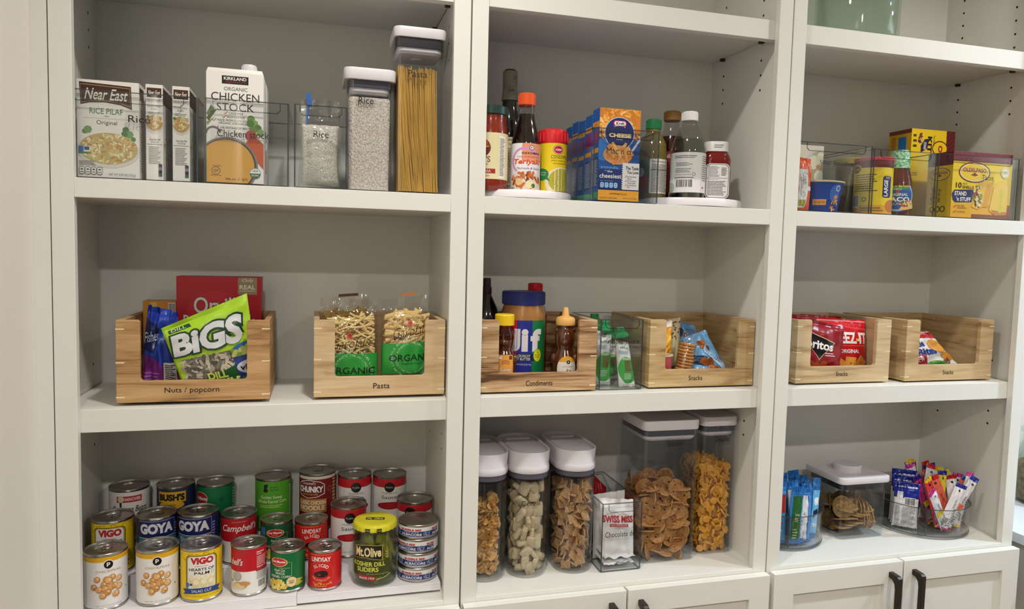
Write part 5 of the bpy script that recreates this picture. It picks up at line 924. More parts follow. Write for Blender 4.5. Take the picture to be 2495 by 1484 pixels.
def delmonte(D, dx=0.):
    D.ell(.40 + dx, .765, .215, 'd9a83c', ry=.125); D.ell(.40 + dx, .765, .20, 'f0d9a0', ry=.113); D.ell(.40 + dx, .765, .19, 'c81e2c', ry=.106); D.poly([(.30 + dx, .86), (.40 + dx, .895), (.50 + dx, .86), (.43 + dx, .875), (.40 + dx, .93), (.38 + dx, .875)], '3a8a3c'); D.text('Del Monte', .235 + dx, .745, .565 + dx, .81, 'f4efe8', bold=.03); D.text('Quality', .33 + dx, .69, .47 + dx, .72, 'e8b0a0', sh=.3)
    D.text('MADE WITH', .42 + dx, .595, .66 + dx, .62, 'c9d8c0'); D.ring(.70 + dx, .45, .001, 'c9b070'); D.stroke([(.60 + dx, .76), (.70 + dx, .76), (.70 + dx, .36)], .006, 'c9c8a0')
    D.text('Fresh Cut', .30 + dx, .515, .56 + dx, .58, 'f2efe4', sh=.4, bold=.01); D.text('WHOLE', .33 + dx, .43, .55 + dx, .495, 'e8ead8', bold=.01); D.text('KERNEL CORN', .20 + dx, .34, .68 + dx, .405, 'e8ead8', bold=.01)
    D.poly([(.62 + dx, .10), (.75 + dx, .30), (1.0, .24), (.9, .18), (1.02, .13), (.85, .09)], 'b8b040'); D.scat(.36 + dx, .15, .26, .13, 70, .07, .055, ['e8c850', 'f0d870', 'd8b038', 'f4e08c'], 3); D.ell(.70 + dx, .22, .12, '7a5a2c'); D.ell(.70 + dx, .22, .112, 'ecd2a0'); D.text('NON', .645 + dx, .225, .755 + dx, .265, '3a2a1c', bold=.02); D.text('GMO', .645 + dx, .175, .755 + dx, .215, '3a2a1c', bold=.02)
can('dark green whole kernel corn can with a red badge, fifth in the front row', -.298, .072, ZL[0], .0300, .0750, '0f6a38', lambda D: delmonte(D, -.0), -.30, True)
def lindsay(D):
    D.stroke([(.22, .955), (.5, .965), (.78, .955)], .008, 'e8a02c'); D.text('LINDSAY', .27, .76, .73, .895, 'f2ede8', bold=.03); D.arc('SLICED', .5, .35, .22, .075, 'f2e4d8', -42, 42, .02)
    D.ring(.5, .42, .30, 'e04a3a', .05); D.ell(.5, .40, .17, '3a1c16', ry=.085); D.ell(.54, .44, .12, '2a1814', ry=.07); D.ell(.47, .38, .10, '1c100e', ry=.06); D.ell(.47, .39, .035, 'a82a24', ry=.025); D.arc('RIPE PITTED OLIVES', .5, .62, -.34, .045, 'e8c08a', 40, -40)
    D.scat(.5, .13, .24, .03, 14, .05, .03, ['e8a02c', 'd88a24'], 2, True); D.text('NET WT 3.8 OZ', .36, .045, .64, .075, 'f0c8a8')
can('red sliced olive can, last small can in the front row beside the pickles', -.234, .072, ZRR[0], .0297, .0725, 'd01f22', lindsay, -.25, True)
# second row
def vigo2(D): vigo(D)
can('yellow can with a white arched label and red letters, leftmost in the second row', -.594, .142, ZL[1], .0338, .0965, 'f0cc1c', vigo2, -.18, True)
def goya(D):
    D.rect(.12, .66, .90, .98, '17205c'); D.stroke([(.12, .98), (.90, .98)], .006, 'd9d8c8'); D.stroke([(.90, .98), (.90, .50)], .006, 'c9d0d8'); D.text('GOYA', .17, .725, .85, .935, 'e9e8ea', bold=.06); D.stroke([(.12, .65), (.5, .64), (.90, .65)], .012, 'd8d8b0'); D.rect(.12, 0, .90, .635, '2f7a9a'); D.text('Black Beans', .24, .50, .80, .61, 'cfe0a8', bold=.01); D.ell(.5, .2, .3, '1c1a1c', ry=.15); D.lines(.92, .2, 1, .9, 12, 'a8b0d8', 3)
can('blue black-bean can with big white letters, second in the second row', -.523, .142, ZL[1], .0326, .0970, '1f2a74', goya, -.06, True)
can('blue black-bean can turned a little left, third in the second row', -.4545, .142, ZL[1], .0338, .0970, '1f2a74', goya, -.36, True)
def camp2(D): D.text('CONDENSED', .34, .92, .66, .945, 'e8a0a0'); D.text("Campbell's", .10, .67, .93, .87, 'f2efec', sh=.35, bold=.01); D.ell(.5, .45, .12, 'd8b060')
can('red and white soup can with script lettering, fourth in the second row', -.386, .142, ZL[1], .0314, .0890, 'efece8', camp2, .02, True, [(.0890 * .48, .0838, 'b51824')])
def dm2(D): delmonte(D, .06); D.rect(.06, .70, .22, .92, '3f7ab0')
can('small dark green can with a red badge and blue stamp, fifth in the second row', -.320, .142, ZL[1], .0292, .0720, '0c5230', dm2, 0, True)
can('red sliced olive can, behind the front olive can', -.258, .142, ZRR[1], .0304, .0700, 'd01f22', lindsay, .03, True)
def tomato(D, t2='Sauce'):
    D.ell(.5, .82, .115, '17130f'); D.text('Publix', .42, .797, .58, .843, 'b9b4ac'); D.text('TOMATO', .32, .665, .68, .70, '6a655e'); D.text(t2, .32, .55, .68, .625, '2c2824'); D.ell(.52, .39, .30, 'a01c26', ry=.085); D.ell(.52, .39, .24, 'b8242c', ry=.06); D.text('NET WT 15 OZ', .36, .06, .66, .085, '77736c')
TB = lambda h: [(h * .78, h - .0052, 'c2212c')]
can('white tomato can with a red band, directly left of the pickle jar lid', -.190, .142, ZRR[1], .0336, .0955, 'ece8e4', tomato, .08, True, TB(.0955))
can('white can with a red band, half hidden behind the tuna stack', -.0625, .157, ZRR[1], .0352, .0920, 'ece8e4', tomato, -.25, False, TB(.0920))
# back row
def hanover(D): D.rect(.26, .79, .74, .92, 'b8302c'); D.ell(.34, .86, .06, 'd8c8a0', ry=.07); D.rect(.32, .70, .36, .79, '2a2420'); D.text('HANOVER', .39, .82, .72, .89, 'f0e8e0', bold=.02); D.text('Garbanzo Beans', .16, .58, .86, .71, '17130f', sh=.3, bold=.01); D.ell(.5, .2, .3, 'd8b070', ry=.15)
can('white garbanzo bean can with a red name strip, leftmost in the back row', -.583, .214, ZL[2], .0344, .0975, 'e9e5e0', hanover, -.02, False)
def bush(D): D.rect(.14, .72, .76, .96, '6a4a1c'); D.rect(.16, .73, .74, .95, 'd9a62c'); D.text("BUSH'S", .18, .76, .72, .91, '17130f', bold=.06); D.ell(.45, .67, .26, 'd9a62c', ry=.09); D.text('BEST', .36, .645, .54, .685, '3a2a10', bold=.02); D.text('BAKED BEANS', .3, .50, .6, .53, 'd9a62c'); D.ell(.45, .25, .3, 'c89a5a', ry=.2)
can('navy blue bean can with a gold name plate, second in the back row', -.504, .214, ZL[2], .0334, .0975, '1c2a50', bush, -.12, False)
def dm3(D): D.ell(.16, .76, .18, 'd9b080', ry=.14); D.ell(.16, .76, .165, 'a81e2a', ry=.125); D.text('Del Monte', -.02, .72, .32, .80, 'f2efe8', bold=.02); D.stroke([(.36, .55), (.50, .55), (.50, .2)], .01, 'c9c8a0'); D.lines(.90, .2, .99, .95, 12, 'a8c8b0', 3); D.ell(.62, .74, .06, '0c5230', n=5)
can('plain green can with a cut-off red badge, third in the back row', -.434, .214, ZL[2], .0339, .0970, '127040', dm3, -.02, False)
def corn(D): D.text('g', .32, .78, .42, .95, '17130f', bold=.05); D.text('Green &', .46, .87, .62, .91, '1f4a24'); D.text('Garden', .46, .81, .64, .85, '1f4a24'); D.text('Golden Sweet', .26, .645, .72, .71, 'e4ecb8', bold=.01); D.text('Whole Kernel Corn', .18, .555, .82, .625, 'e4ecb8', bold=.01); D.lines(.24, .46, .76, .53, 2, 'c8dc8c', 3); D.lines(.92, .2, 1, .9, 14, 'd8e0b8', 5)
can('bright green sweet corn can, middle of the back row', -.330, .214, ZL[2], .0341, .1020, '55a52c', corn, -.08, False)
def chunky(D):
    D.poly([(.06, .84), (.14, .90), (.34, .935), (.56, .90), (.66, .84), (.66, .66), (.5, .60), (.3, .575), (.12, .62), (.06, .66)], 'efe8e4'); D.poly([(.075, .835), (.15, .89), (.34, .922), (.55, .89), (.645, .835), (.645, .67), (.5, .612), (.3, .587), (.13, .63), (.075, .67)], '6a1a1e')
    D.text("Campbell's", .15, .825, .47, .895, 'efe8e4', sh=.3); D.text('CHUNKY', .07, .69, .63, .81, 'efeae6', bold=.05); D.text('THAT EATS LIKE A MEAL', .16, .635, .52, .67, 'd8b060'); D.ring(.78, .74, .055, 'b86a60', .15)
    D.rect(.06, .30, .70, .56, 'b8803c'); D.text('CLASSIC CHICKEN', .08, .455, .68, .53, 'efe4cc', bold=.02); D.text('NOODLE', .10, .345, .66, .435, 'efe4cc', bold=.03); D.text('SOUP WITH CHICKEN', .16, .305, .6, .33, 'efe4cc'); D.scat(.4, .15, .3, .12, 40, .1, .05, ['d8a85a', 'e8c880', 'b87a3a', 'd87a3a'], 3); D.lines(.86, .3, 1, .95, 10, 'd8b060', 5, .6); D.rect(.05, .945, 1, 1, 'd8cfc4')
can('tall dark red chunky soup can, beside the bright green corn can', -.247, .214, ZRR[2] , .0353, .1110, '7a1c20', chunky, -.02, True)
can('white tomato can with a red band, left one of the back pair', -.1755, .214, ZRR[2], .0333, .1005, 'ece8e4', tomato, .10, False, TB(.1005))
can('white tomato sauce can with a red band, rightmost in the back row', -.1060, .214, ZRR[2], .0338, .0965, 'ece8e4', tomato, 0, False, TB(.0965))
# pickles
PJ = (-.1455, .0735, ZRR[0])
t = T('pickle_jar', 'glass jar of pickle slices with a yellow lid, right of the olive cans', 'jar', (PJ[0], PJ[1], PJ[2] + .0003), face(*PJ[:2]) - .18)
b = MB(); b.lathe([(.034, 0), (.0385, .003), (.0400, .010), (.0402, .085), (.0385, .096), (.0370, .102), (.0370, .108), (.0350, .108), (.0350, .102), (.0367, .0955), (.0382, .084), (.0380, .011), (.036, .006)], 56); b.build('jar_body', GLASS, t)
b = MB(); b.lathe([(.0352, .0065), (.0376, .0115), (.0378, .084), (.0365, .094), (.0350, .0985), (.001, .0986)], 40); b.build('brine', CLR('f2ecb8', 1.33), t)
b = MB(); pr = []
for z, r in ((.1005, .0385), (.1015, .0395), (.1090, .0395), (.1120, .0375), (.1132, .034), (.1130, .030), (.1128, .001)): pr.append([((r + (.0007 * math.sin(24 * a) if z < .108 else 0)) * math.cos(a), (r + (.0007 * math.sin(24 * a) if z < .108 else 0)) * math.sin(a), z) for a in [2 * PI * j / 96 for j in range(96)]])
b.rings(pr); b.build('lid', P('d8d02c', .35, coat=.2), t)
D = Dec(.045, .045); D.ell(.5, .5, .46, 'a8a020', n=36); D.ell(.5, .5, .44, 'd8d02c', n=36); D.rrect(.12, .36, .88, .64, .06, '2a2a14'); D.text('Mt. Olive', .18, .42, .82, .60, 'e0d83a', bold=.03); D.build('lid_print', lambda u, v, h: Vector((u - .0225, v - .0225, .1128 + h)), t)
D = Dec(.030, .008); D.rrect(.0, .05, .3, .95, .05, '2a2a14'); D.rrect(.7, .05, 1, .95, .05, '2a2a14'); D.text('Mt. Olive', .03, .35, .27, .7, 'e0d83a'); D.text('Mt. Olive', .73, .35, .97, .7, 'e0d83a'); D.build('lid_print', cyl(.0405, .030, .1008, .1), t, du=.003)
D = Dec(.088, .066); dk = '1c2010'; D.poly([(.08, .14), (.5, .10), (.92, .14), (.92, .56), (.5, .53), (.08, .56)], '3c4416'); D.poly([(.12, .60), (.42, .63), (.74, .55), (.74, .97), (.42, 1.0), (.12, .93)], 'c9b45a'); D.poly([(.13, .61), (.42, .64), (.73, .565), (.73, .96), (.42, .985), (.13, .92)], dk); D.text('Mt.Olive', .16, .66, .71, .92, 'ecd9a0', bold=.03); D.text('KOSHER DILL', .10, .40, .80, .52, 'dcdc5a', bold=.02); D.text('SLIDERS', .20, .25, .66, .37, 'dcdc5a', bold=.02); D.text('24 FL OZ (1 PT 8 FL OZ) 710mL', .42, .16, .88, .20, 'c9c88a'); D.poly([(.20, .10), (.5, .0), (.62, .02), (.60, .12), (.25, .16)], 'a8242c'); D.text('SINCE 1926', .25, .045, .58, .10, 'f0e4d0', bold=.01); D.stroke([(.62, .04), (.8, .08), (.92, .15)], .012, 'd8d860'); D.stroke([(.84, .6), (.84, .9)], .008, 'c9c88a')
for k in range(3): D.stroke([(.80, .80 - .07 * k), (.84, .74 - .07 * k), (.88, .80 - .07 * k)], .008, 'c9c88a')
D.build('label_print', cyl(.0404, .088, .014), t, du=.004, base=3e-4)
rn = random.Random(5); PK = [P('c8c258', .25, var=.35, scale=50, coat=.4), P('aeae46', .25, var=.35, scale=50, coat=.4)]
pkm = []
for k in range(2):
    b = MB(); pts = [(0, .002 * math.sin(j * PI / 8), -.030 + .060 * j / 8) for j in range(9)]; b.tube(pts, [.003, .0075, .0095, .0105, .0108, .0105, .0095, .0075, .003], 12, flat=.55); o = b.build('pickle', PK[k]); pkm.append(o.data); bpy.data.objects.remove(o)
for k in range(20):
    a = -PI / 2 + rn.uniform(-1.35, 1.35) if k < 15 else rn.uniform(0, 6.28); rr = rn.uniform(.0235, .0262) if k < 15 else .008; z = .045 + .022 * (k % 3 - 1) * .6 + rn.uniform(-.004, .004)
    o = bpy.data.objects.new('pickle', pkm[k % 2]); COL.objects.link(o); o.location = (PJ[0] + rr * math.cos(a), PJ[1] + rr * math.sin(a), PJ[2] + z + .004)
    o.rotation_euler = (Matrix.Rotation(a + PI / 2, 4, 'Z') @ Matrix.Rotation(rn.uniform(-.35, .35), 4, 'Y')).to_euler(); tag(o, 'green pickle slice in the yellow-lidded glass jar', 'pickle', 'pickle slices in the jar')
# tuna
def tuna(D):
    for dx in (-.62, 0, .62):
        D.text('BUMBLE BEE', .22 + dx, .64, .62 + dx, .83, 'c0302c', bold=.05); D.rect(.02 + dx, .06, .74 + dx, .58, '24356e'); D.text('SOLID WHITE', .28 + dx, .44, .57 + dx, .54, 'd0d4e4'); D.text('ALBACORE', .22 + dx, .14, .63 + dx, .39, 'eceaf0', bold=.02); D.ring(.12 + dx, .42, .05, 'c9cee0', .14); D.text('29g', .09 + dx, .36, .15 + dx, .47, 'c9cee0'); D.lines(.06 + dx, .12, .19 + dx, .24, 2, 'a8b0cc', 3); D.rect(.655 + dx, .10, .73 + dx, .54, '2c1f5c'); D.lines(.66 + dx, .2, .725 + dx, .5, 3, 'd0d4e4', 5)
for k, (fr, lb) in enumerate(((-.10, 'blue and white tuna can at the bottom of the stack of four'), (.04, 'blue and white tuna can, second from the bottom of the stack'), (-.42, 'blue and white tuna can, third up with its label turned left'), (-.16, 'blue and white tuna can on top of the stack, its lid showing'))):
    z = ZRR[0] + .0268 * k; x = -.0665 + (.0005 if k % 2 else 0)
    t = T('tuna_can', lb, 'can', (x, .0765, z + .0003), face(x, .0765, fr), 'stacked tuna cans'); r, h = .0372, .0264
    b = MB(); b.lathe([(r - .006, .0015), (r - .003, 0), (r - .001, .0006), (r - .0006, .0035), (r - .0002, .004), (r - .0002, h - .004), (r, h - .003), (r + .0002, h - .0008), (r - .0006, h - .0001), (r - .0016, h - .0006), (r - .003, h - .0022), (r - .008, h - .0020), (r - .010, h - .0026), (r * .55, h - .0022), (.001, h - .0022)], 56); b.build('can_body', TIN, t)
    b = MB(); b.lathe([(r, .0042), (r, h - .0042)], 56, cap0=False, cap1=False); b.build('label_wrap', P('e4e2e0', .4), t)
    D = Dec(2.6 * r, h - .0086, .4); tuna(D); D.build('label_print', cyl(r + .0001, D.w, .0043), t, du=r * .12)
# ------------------------------------------------------------------ bottom shelf, middle cabinet
def loose(gen, n, mind, meshes, name, label, cat, group, seed, spin=None, tries=9000, k0=0):
    """scatter single pieces at points from gen(), no two closer than mind"""
    rn = random.Random(seed); pts = []; c = 0
    for _ in range(tries):
        if len(pts) >= n: break
        p = Vector(gen(rn))
        if all((p - q).length_squared > mind * mind for q in pts): pts.append(p)
    for i, p in enumerate(pts):
        o = bpy.data.objects.new(name, meshes[i % len(meshes)]); COL.objects.link(o); o.location = p
        o.rotation_euler = spin(rn, p) if spin else (rn.uniform(0, 6.28), rn.uniform(0, 6.28), rn.uniform(0, 6.28)); tag(o, label, cat, group)
def mesh_of(b, name, mat, **kw):
    o = b.build(name, mat, **kw); me = o.data; bpy.data.objects.remove(o); return me
DISP = []
def dispenser(label, x, text, dz=0., tx=0.):
    w, d, r, yc = .0800, .160, .0398, .050 + .080; t = T('cereal_dispenser', label, 'container', (x, yc, Z0 + .0003))
    b = MB(); b.loft([(0, w - .006, d - .006, r), (.003, w - .002, d - .002, r), (.19, w, d, r), (.19, w - .005, d - .005, r - .002), (.004, w - .007, d - .007, r - .002)], 12); b.build('body', CLR('f7f8f8', 1.4), t)
    b = MB(); b.loft([(.1885, w + .0006, d + .0006, r), (.193, w + .0016, d + .0016, r), (.193, w - .004, d - .004, r)], 12); b.build('body_rim', CLR('d8d6dc', 1.4, .1), t)
    b = MB(); b.loft([(.1932, w - .001, d - .001, r), (.2035, w - .0005, d - .0005, r)], 12); b.build('gasket', GASK, t)
    b = MB(); b.loft([(.2036, w + .001, d + .001, r), (.2050, w + .003, d + .003, r + .002), (.2120, w + .003, d + .003, r + .002), (.2160, w + .001, d + .001, r), (.2180, w - .0005, d - .0005, r), (.2400, w + .003, d + .003, r + .002), (.2440, w + .003, d + .003, r + .002), (.2445, w + .002, d + .002, r + .001), (.2440, w - .004, d - .004, r - .002), (.2385, w - .006, d - .006, r - .003)], 12); b.build('lid', LIDW, t)
    b = MB(); b.loft([(.2386, w - .014, d - .040, r - .012, 0, -.012), (.2415, w - .015, d - .041, r - .012, 0, -.012), (.2420, w - .017, d - .043, r - .013, 0, -.012)], 8); b.box(-.024, d / 2 - .046, .2386, .024, d / 2 - .040, .2450); b.build('pour_flap', P('dcd8dc', .35), t)
    D = Dec(.046, .018); D.rect(0, 0, 1, 1, CLR('f6f6f6', 1.2, .3)); D.text(text, .10, .26, .90, .76, '17181a'); R_ = .0400
    D.build('sticker', lambda u, v, h: Vector(((R_ + h) * math.sin((u - .023 + tx) / R_), -(d / 2 - r) - (R_ + h) * math.cos((u - .023 + tx) / R_), .138 + dz + v)), t, du=.004, base=6e-4)
    return (x, yc, w, d, r)
def stad(g, z0, z1, m0, m1, ymax=.4):
    x, yc, w, d, r = g; a = w / 2 - .0035; cy = yc - d / 2 + r
    def gen(rn):
        L = a * PI; s = rn.uniform(-L / 2 - ymax * d, L / 2 + ymax * d); q = a - rn.uniform(m0, m1); z = rn.uniform(z0, z1)
        if abs(s) < L / 2: th = s / a; return (x + q * math.sin(th), cy - q * math.cos(th), Z0 + z)
        return (x + math.copysign(q, s), cy + abs(s) - L / 2, Z0 + z)
    return gen
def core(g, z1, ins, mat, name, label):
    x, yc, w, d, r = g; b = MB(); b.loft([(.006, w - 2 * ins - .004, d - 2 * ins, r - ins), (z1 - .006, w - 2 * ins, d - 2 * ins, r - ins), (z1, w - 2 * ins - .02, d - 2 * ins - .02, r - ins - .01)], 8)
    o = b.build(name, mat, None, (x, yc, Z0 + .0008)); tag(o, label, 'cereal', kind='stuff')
g1 = dispenser('cereal dispenser of corn flakes, cut by the cabinet edge at the left', .0650, 'Cereal', -.012, -.006)
g2 = dispenser('cereal dispenser of frosted wheat biscuits, middle of the three', .1485, 'Cereal', 0, -.004); g3 = dispenser('cereal dispenser of cinnamon squares, right one of the three', .2440, 'Cereal', -.006, -.0045)
b = MB(); rn = random.Random(3); gen = stad(g1, .012, .150, .0145, .024, .15)
for i in range(620):
    p = Vector(gen(rn)); s = rn.uniform(.0055, .0095); M_ = Matrix.Translation(p - Vector((g1[0], g1[1], Z0))) @ Euler((rn.uniform(0, 6.3), rn.uniform(0, 6.3), rn.uniform(0, 6.3))).to_matrix().to_4x4(); k = rn.uniform(20, 55)
    vs_ = [[b.bm.verts.new(M_ @ Vector((s * q * math.cos(a) * (1 + .25 * math.sin(3 * a + i)), s * q * math.sin(a), k * (s * q * math.cos(a)) ** 2 - .3 * k * (s * q * math.sin(a)) ** 2))) for a in [2 * PI * j / 8 for j in range(8)]] for q in (.5, 1)]
    c_ = b.bm.verts.new(M_ @ Vector((0, 0, 0)))
    for j in range(8): b._face([c_, vs_[0][j], vs_[0][(j + 1) % 8]], 0); b._face([vs_[0][j], vs_[1][j], vs_[1][(j + 1) % 8], vs_[0][(j + 1) % 8]], 0)
o = b.build('corn_flakes', P('efc27c', .5, h2='d9a052', scale=120), None, (g1[0], g1[1], Z0), rec=False); tag(o, 'golden corn flakes filling the leftmost cereal dispenser', 'cereal', kind='stuff')
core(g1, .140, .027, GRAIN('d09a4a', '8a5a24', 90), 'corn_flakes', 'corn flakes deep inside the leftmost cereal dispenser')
# frosted wheat biscuits
WB = P('d2b680', .85, h2='e8dcc0', scale=190, bump=1., stretch=(1, 5, 1)); wm = []
for s in (1.28, 1.12):
    b = MB(); b.loft([(-.0042 * s, .019 * s, .013 * s, .004), (-.0022 * s, .0225 * s, .0165 * s, .004), (.0022 * s, .0225 * s, .0165 * s, .004), (.0042 * s, .019 * s, .013 * s, .004)], 3); wm.append(mesh_of(b, 'wheat_biscuit', WB, sharp=50))
loose(stad(g2, .011, .176, .0135, .022, .22), 80, .0165, wm, 'wheat_biscuit', 'frosted shredded wheat biscuit in the middle dispenser', 'cereal', 'wheat biscuits in the middle dispenser', 7)
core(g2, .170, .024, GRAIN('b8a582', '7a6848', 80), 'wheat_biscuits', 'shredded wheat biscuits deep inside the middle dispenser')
CQ = P('d9b080', .7, h2='b98a58', scale=260, bump=.5); cm = []
for s in (1.25, 1.1):
    b = MB()
    for side in (-1, 1): b.grid(lambda u, v: Vector(((u - .5) * .0165 * s * (side if side > 0 else -1) * (1), (v - .5) * .0165 * s, side * .0012 + 14 * ((u - .5) * .0165) ** 2 + .0004 * math.sin(9 * v + 6 * u))), 4, 4)
    bm = b.bm; bmesh.ops.bridge_loops(bm, edges=[e for e in bm.edges if len(e.link_faces) == 1]); cm.append(mesh_of(b, 'cinnamon_square', CQ, sharp=50))
loose(stad(g3, .011, .174, .0090, .019, .22), 140, .0122, cm, 'cinnamon_square', 'brown cinnamon cereal square in the right dispenser', 'cereal', 'cinnamon squares in the right dispenser', 9)
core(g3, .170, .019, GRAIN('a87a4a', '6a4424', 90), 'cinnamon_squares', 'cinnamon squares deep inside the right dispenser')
# chocolate drink bin
bin_('narrow clear bin marked Chocolate drink, holding white sachets', .2890, .3740, .046, .248, Z0, .1365, 'Chocolate drink', (.3345, .9605, .076), .7)
ZD = Z0 + .0045
SW = P('e9e7e6', .4, coat=.1)
def swiss(D, big=True):
    D.stroke([(.12, .72), (.25, .755), (.35, .735), (.45, .775), (.55, .74), (.66, .77), (.8, .73)], .010, 'c0404a'); D.text('SWISS MISS', .04, .60, .96, .715, 'b8202c', bold=.03, ol='7a1018', ob=.008); D.rect(.24, .53, .80, .575, 'b8303a'); D.text('MILK CHOCOLATE', .28, .54, .76, .565, 'f0e4e0'); D.text('HOT COCOA MIX', .36, .49, .66, .51, 'a86a6a')
t, S = qbag('cocoa_sachet', 'white cocoa sachet with red lettering, standing at the front of the narrow bin', 'sachet', (.3005, .066, Z0 + .022), (.3665, .064, Z0 + .021), (.2945, .076, 1.0255), (.3665, .074, 1.0185), .012, SW, 'cocoa sachets', seed=61, wr=.0018); D = Dec(.067, .118, .4); swiss(D); qprint(D, S, t)
qbag('cocoa_sachet', 'plain white sachet edge standing behind the front cocoa sachet', 'sachet', (.2955, .104, ZD), (.3600, .100, ZD), (.2960, .112, 1.020), (.364, .110, 1.026), .012, SW, 'cocoa sachets', seed=62)
for k, lb in enumerate(('lowest white sachet lying flat at the bottom of the narrow bin', 'white sachet lying on top of the lowest one in the narrow bin')):
    t = T('cocoa_sachet', lb, 'sachet', (.3320 + .002 * k, .0535, ZD + .001 + .0065 + .0120 * k), (PI / 2 * -.97, 0, 0), 'cocoa sachets'); S = pillow(.066, .075, .010, 66 + k, wr=.0012); bag(t, S, SW)
t, S = qbag('red_sachet', 'dark red sachet poking up at the back of the narrow bin', 'sachet', (.318, .176, ZD), (.358, .172, ZD), (.322, .180, 1.040), (.352, .178, 1.010), .012, P('a01a20', .3, coat=.3), seed=70)
# big container of pretzel crisps, tall container of fish crackers
popbox('large clear container of pretzel crisps with a white lid, labelled Snacks', .4445, .1290, Z0, .1235, .128, .272, .0205, r=.014, text='Snacks', tp=(.4490, 1.131), tw=.034)
popbox('tall slim clear container of orange fish crackers, labelled Snacks', .5640, .1430, Z0, .0820, .122, .272, .0205, r=.014, text='Snacks', tp=(.5680, 1.1305), tw=.031)
def flat_shape(outer, holes, th, bev, mat, name):
    cu = bpy.data.curves.new('c', 'CURVE'); cu.dimensions = '2D'; cu.fill_mode = 'BOTH'; cu.extrude = th / 2; cu.bevel_depth = bev; cu.bevel_resolution = 1
    for pts in [outer] + holes:
        sp = cu.splines.new('POLY'); sp.points.add(len(pts) - 1); sp.use_cyclic_u = True
        for q, (x, y) in zip(sp.points, pts): q.co = (x, y, 0, 1)
    o = bpy.data.objects.new('c', cu); me = bpy.data.meshes.new_from_object(o); bpy.data.objects.remove(o); bpy.data.curves.remove(cu); me.name = name
    me.materials.clear(); me.materials.append(mat)
    for p in me.polygons: p.use_smooth = True
    me.set_sharp_from_angle(angle=math.radians(50)); return me
def ringp(cx, cy, rx, ry, n=10, rot=0.): return [(cx + rx * math.cos(2 * PI * j / n) * math.cos(rot) - ry * math.sin(2 * PI * j / n) * math.sin(rot), cy + rx * math.cos(2 * PI * j / n) * math.sin(rot) + ry * math.sin(2 * PI * j / n) * math.cos(rot)) for j in range(n)]
PM = P('cf9a5c', .5, h2='a8703a', scale=150, bump=.4, spec=.4); s = .0190
po = [(s * (1.15 * math.cos(a)) * (1 - .12 * math.cos(2 * a) * 0), s * (.92 * math.sin(a) + (.16 * abs(math.cos(a)) if math.sin(a) > 0 else 0)) - (s * .35 if abs(a - PI / 2) < .25 else 0)) for a in [2 * PI * j / 26 for j in range(26)]]
pm = [flat_shape(po, [ringp(-.0084, .0035, .0036, .0028, 8, .4), ringp(.0084, .0035, .0036, .0028, 8, -.4), ringp(0, -.0078, .0032, .0026, 8)], .0016, .0006, PM, 'pretzel_crisp')]
def boxgen(cx, cy, w, d, z0, z1, m, dep_, faces=('f', 'l', 't')):
    def gen(rn):
        f = rn.choice(faces); x = rn.uniform(-w / 2 + m, w / 2 - m); y = rn.uniform(-d / 2 + m, d / 2 - m); z = rn.uniform(z0, z1)
        if f == 'f': y = -d / 2 + m + rn.uniform(0, dep_)
        if f == 'l': x = -w / 2 + m + rn.uniform(0, dep_)
        if f == 't': z = z1 - rn.uniform(0, dep_)
        return (cx + x, cy + y, Z0 + z)
    return gen
def lay(rn, p): return (rn.gauss(0, .5) if rn.random() < .55 else PI / 2 + rn.gauss(0, .25), rn.gauss(0, .35), rn.uniform(0, 6.28)) if rn.random() < .6 else (PI / 2 + rn.gauss(0, .3), rn.uniform(0, 6.28), rn.gauss(0, .4))
loose(boxgen(.4445, .1290, .119, .1235, .007, .146, .0185, .012), 130, .0140, pm, 'pretzel_crisp', 'flat brown pretzel crisp in the large clear container', 'pretzel', 'pretzel crisps in the large container', 13, lay)
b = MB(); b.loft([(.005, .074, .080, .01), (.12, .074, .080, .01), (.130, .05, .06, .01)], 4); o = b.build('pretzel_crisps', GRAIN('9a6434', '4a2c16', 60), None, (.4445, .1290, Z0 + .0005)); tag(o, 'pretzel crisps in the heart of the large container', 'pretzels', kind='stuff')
fo = [(.0085, 0), (.0070, .0026), (.0040, .0042), (.0005, .0042), (-.0025, .0028), (-.0045, .0012), (-.0076, .0027), (-.0068, 0), (-.0076, -.0027), (-.0045, -.0012), (-.0025, -.0028), (.0005, -.0042), (.0040, -.0042), (.0070, -.0026)]
fm = [flat_shape([(x * 1.12, y * 1.32) for x, y in fo], [], .0012, .0015, P('f4b444', .55, h2='e09a2c', scale=90), 'fish_cracker')]
loose(boxgen(.5640, .1430, .0765, .117, .008, .184, .0088, .010), 280, .0088, fm, 'fish_cracker', 'small orange fish cracker in the tall slim container', 'cracker', 'fish crackers in the tall container', 17, lambda rn, p: (PI / 2 + rn.gauss(0, .55), rn.uniform(0, 6.28), rn.gauss(0, .6)), tries=14000)
b = MB(); b.loft([(.005, .056, .094, .01), (.172, .056, .094, .01), (.178, .04, .07, .01)], 4); o = b.build('fish_crackers', GRAIN('d8902a', '8a5214', 110), None, (.5640, .1430, Z0 + .0005)); tag(o, 'orange fish crackers in the heart of the tall container', 'crackers', kind='stuff')
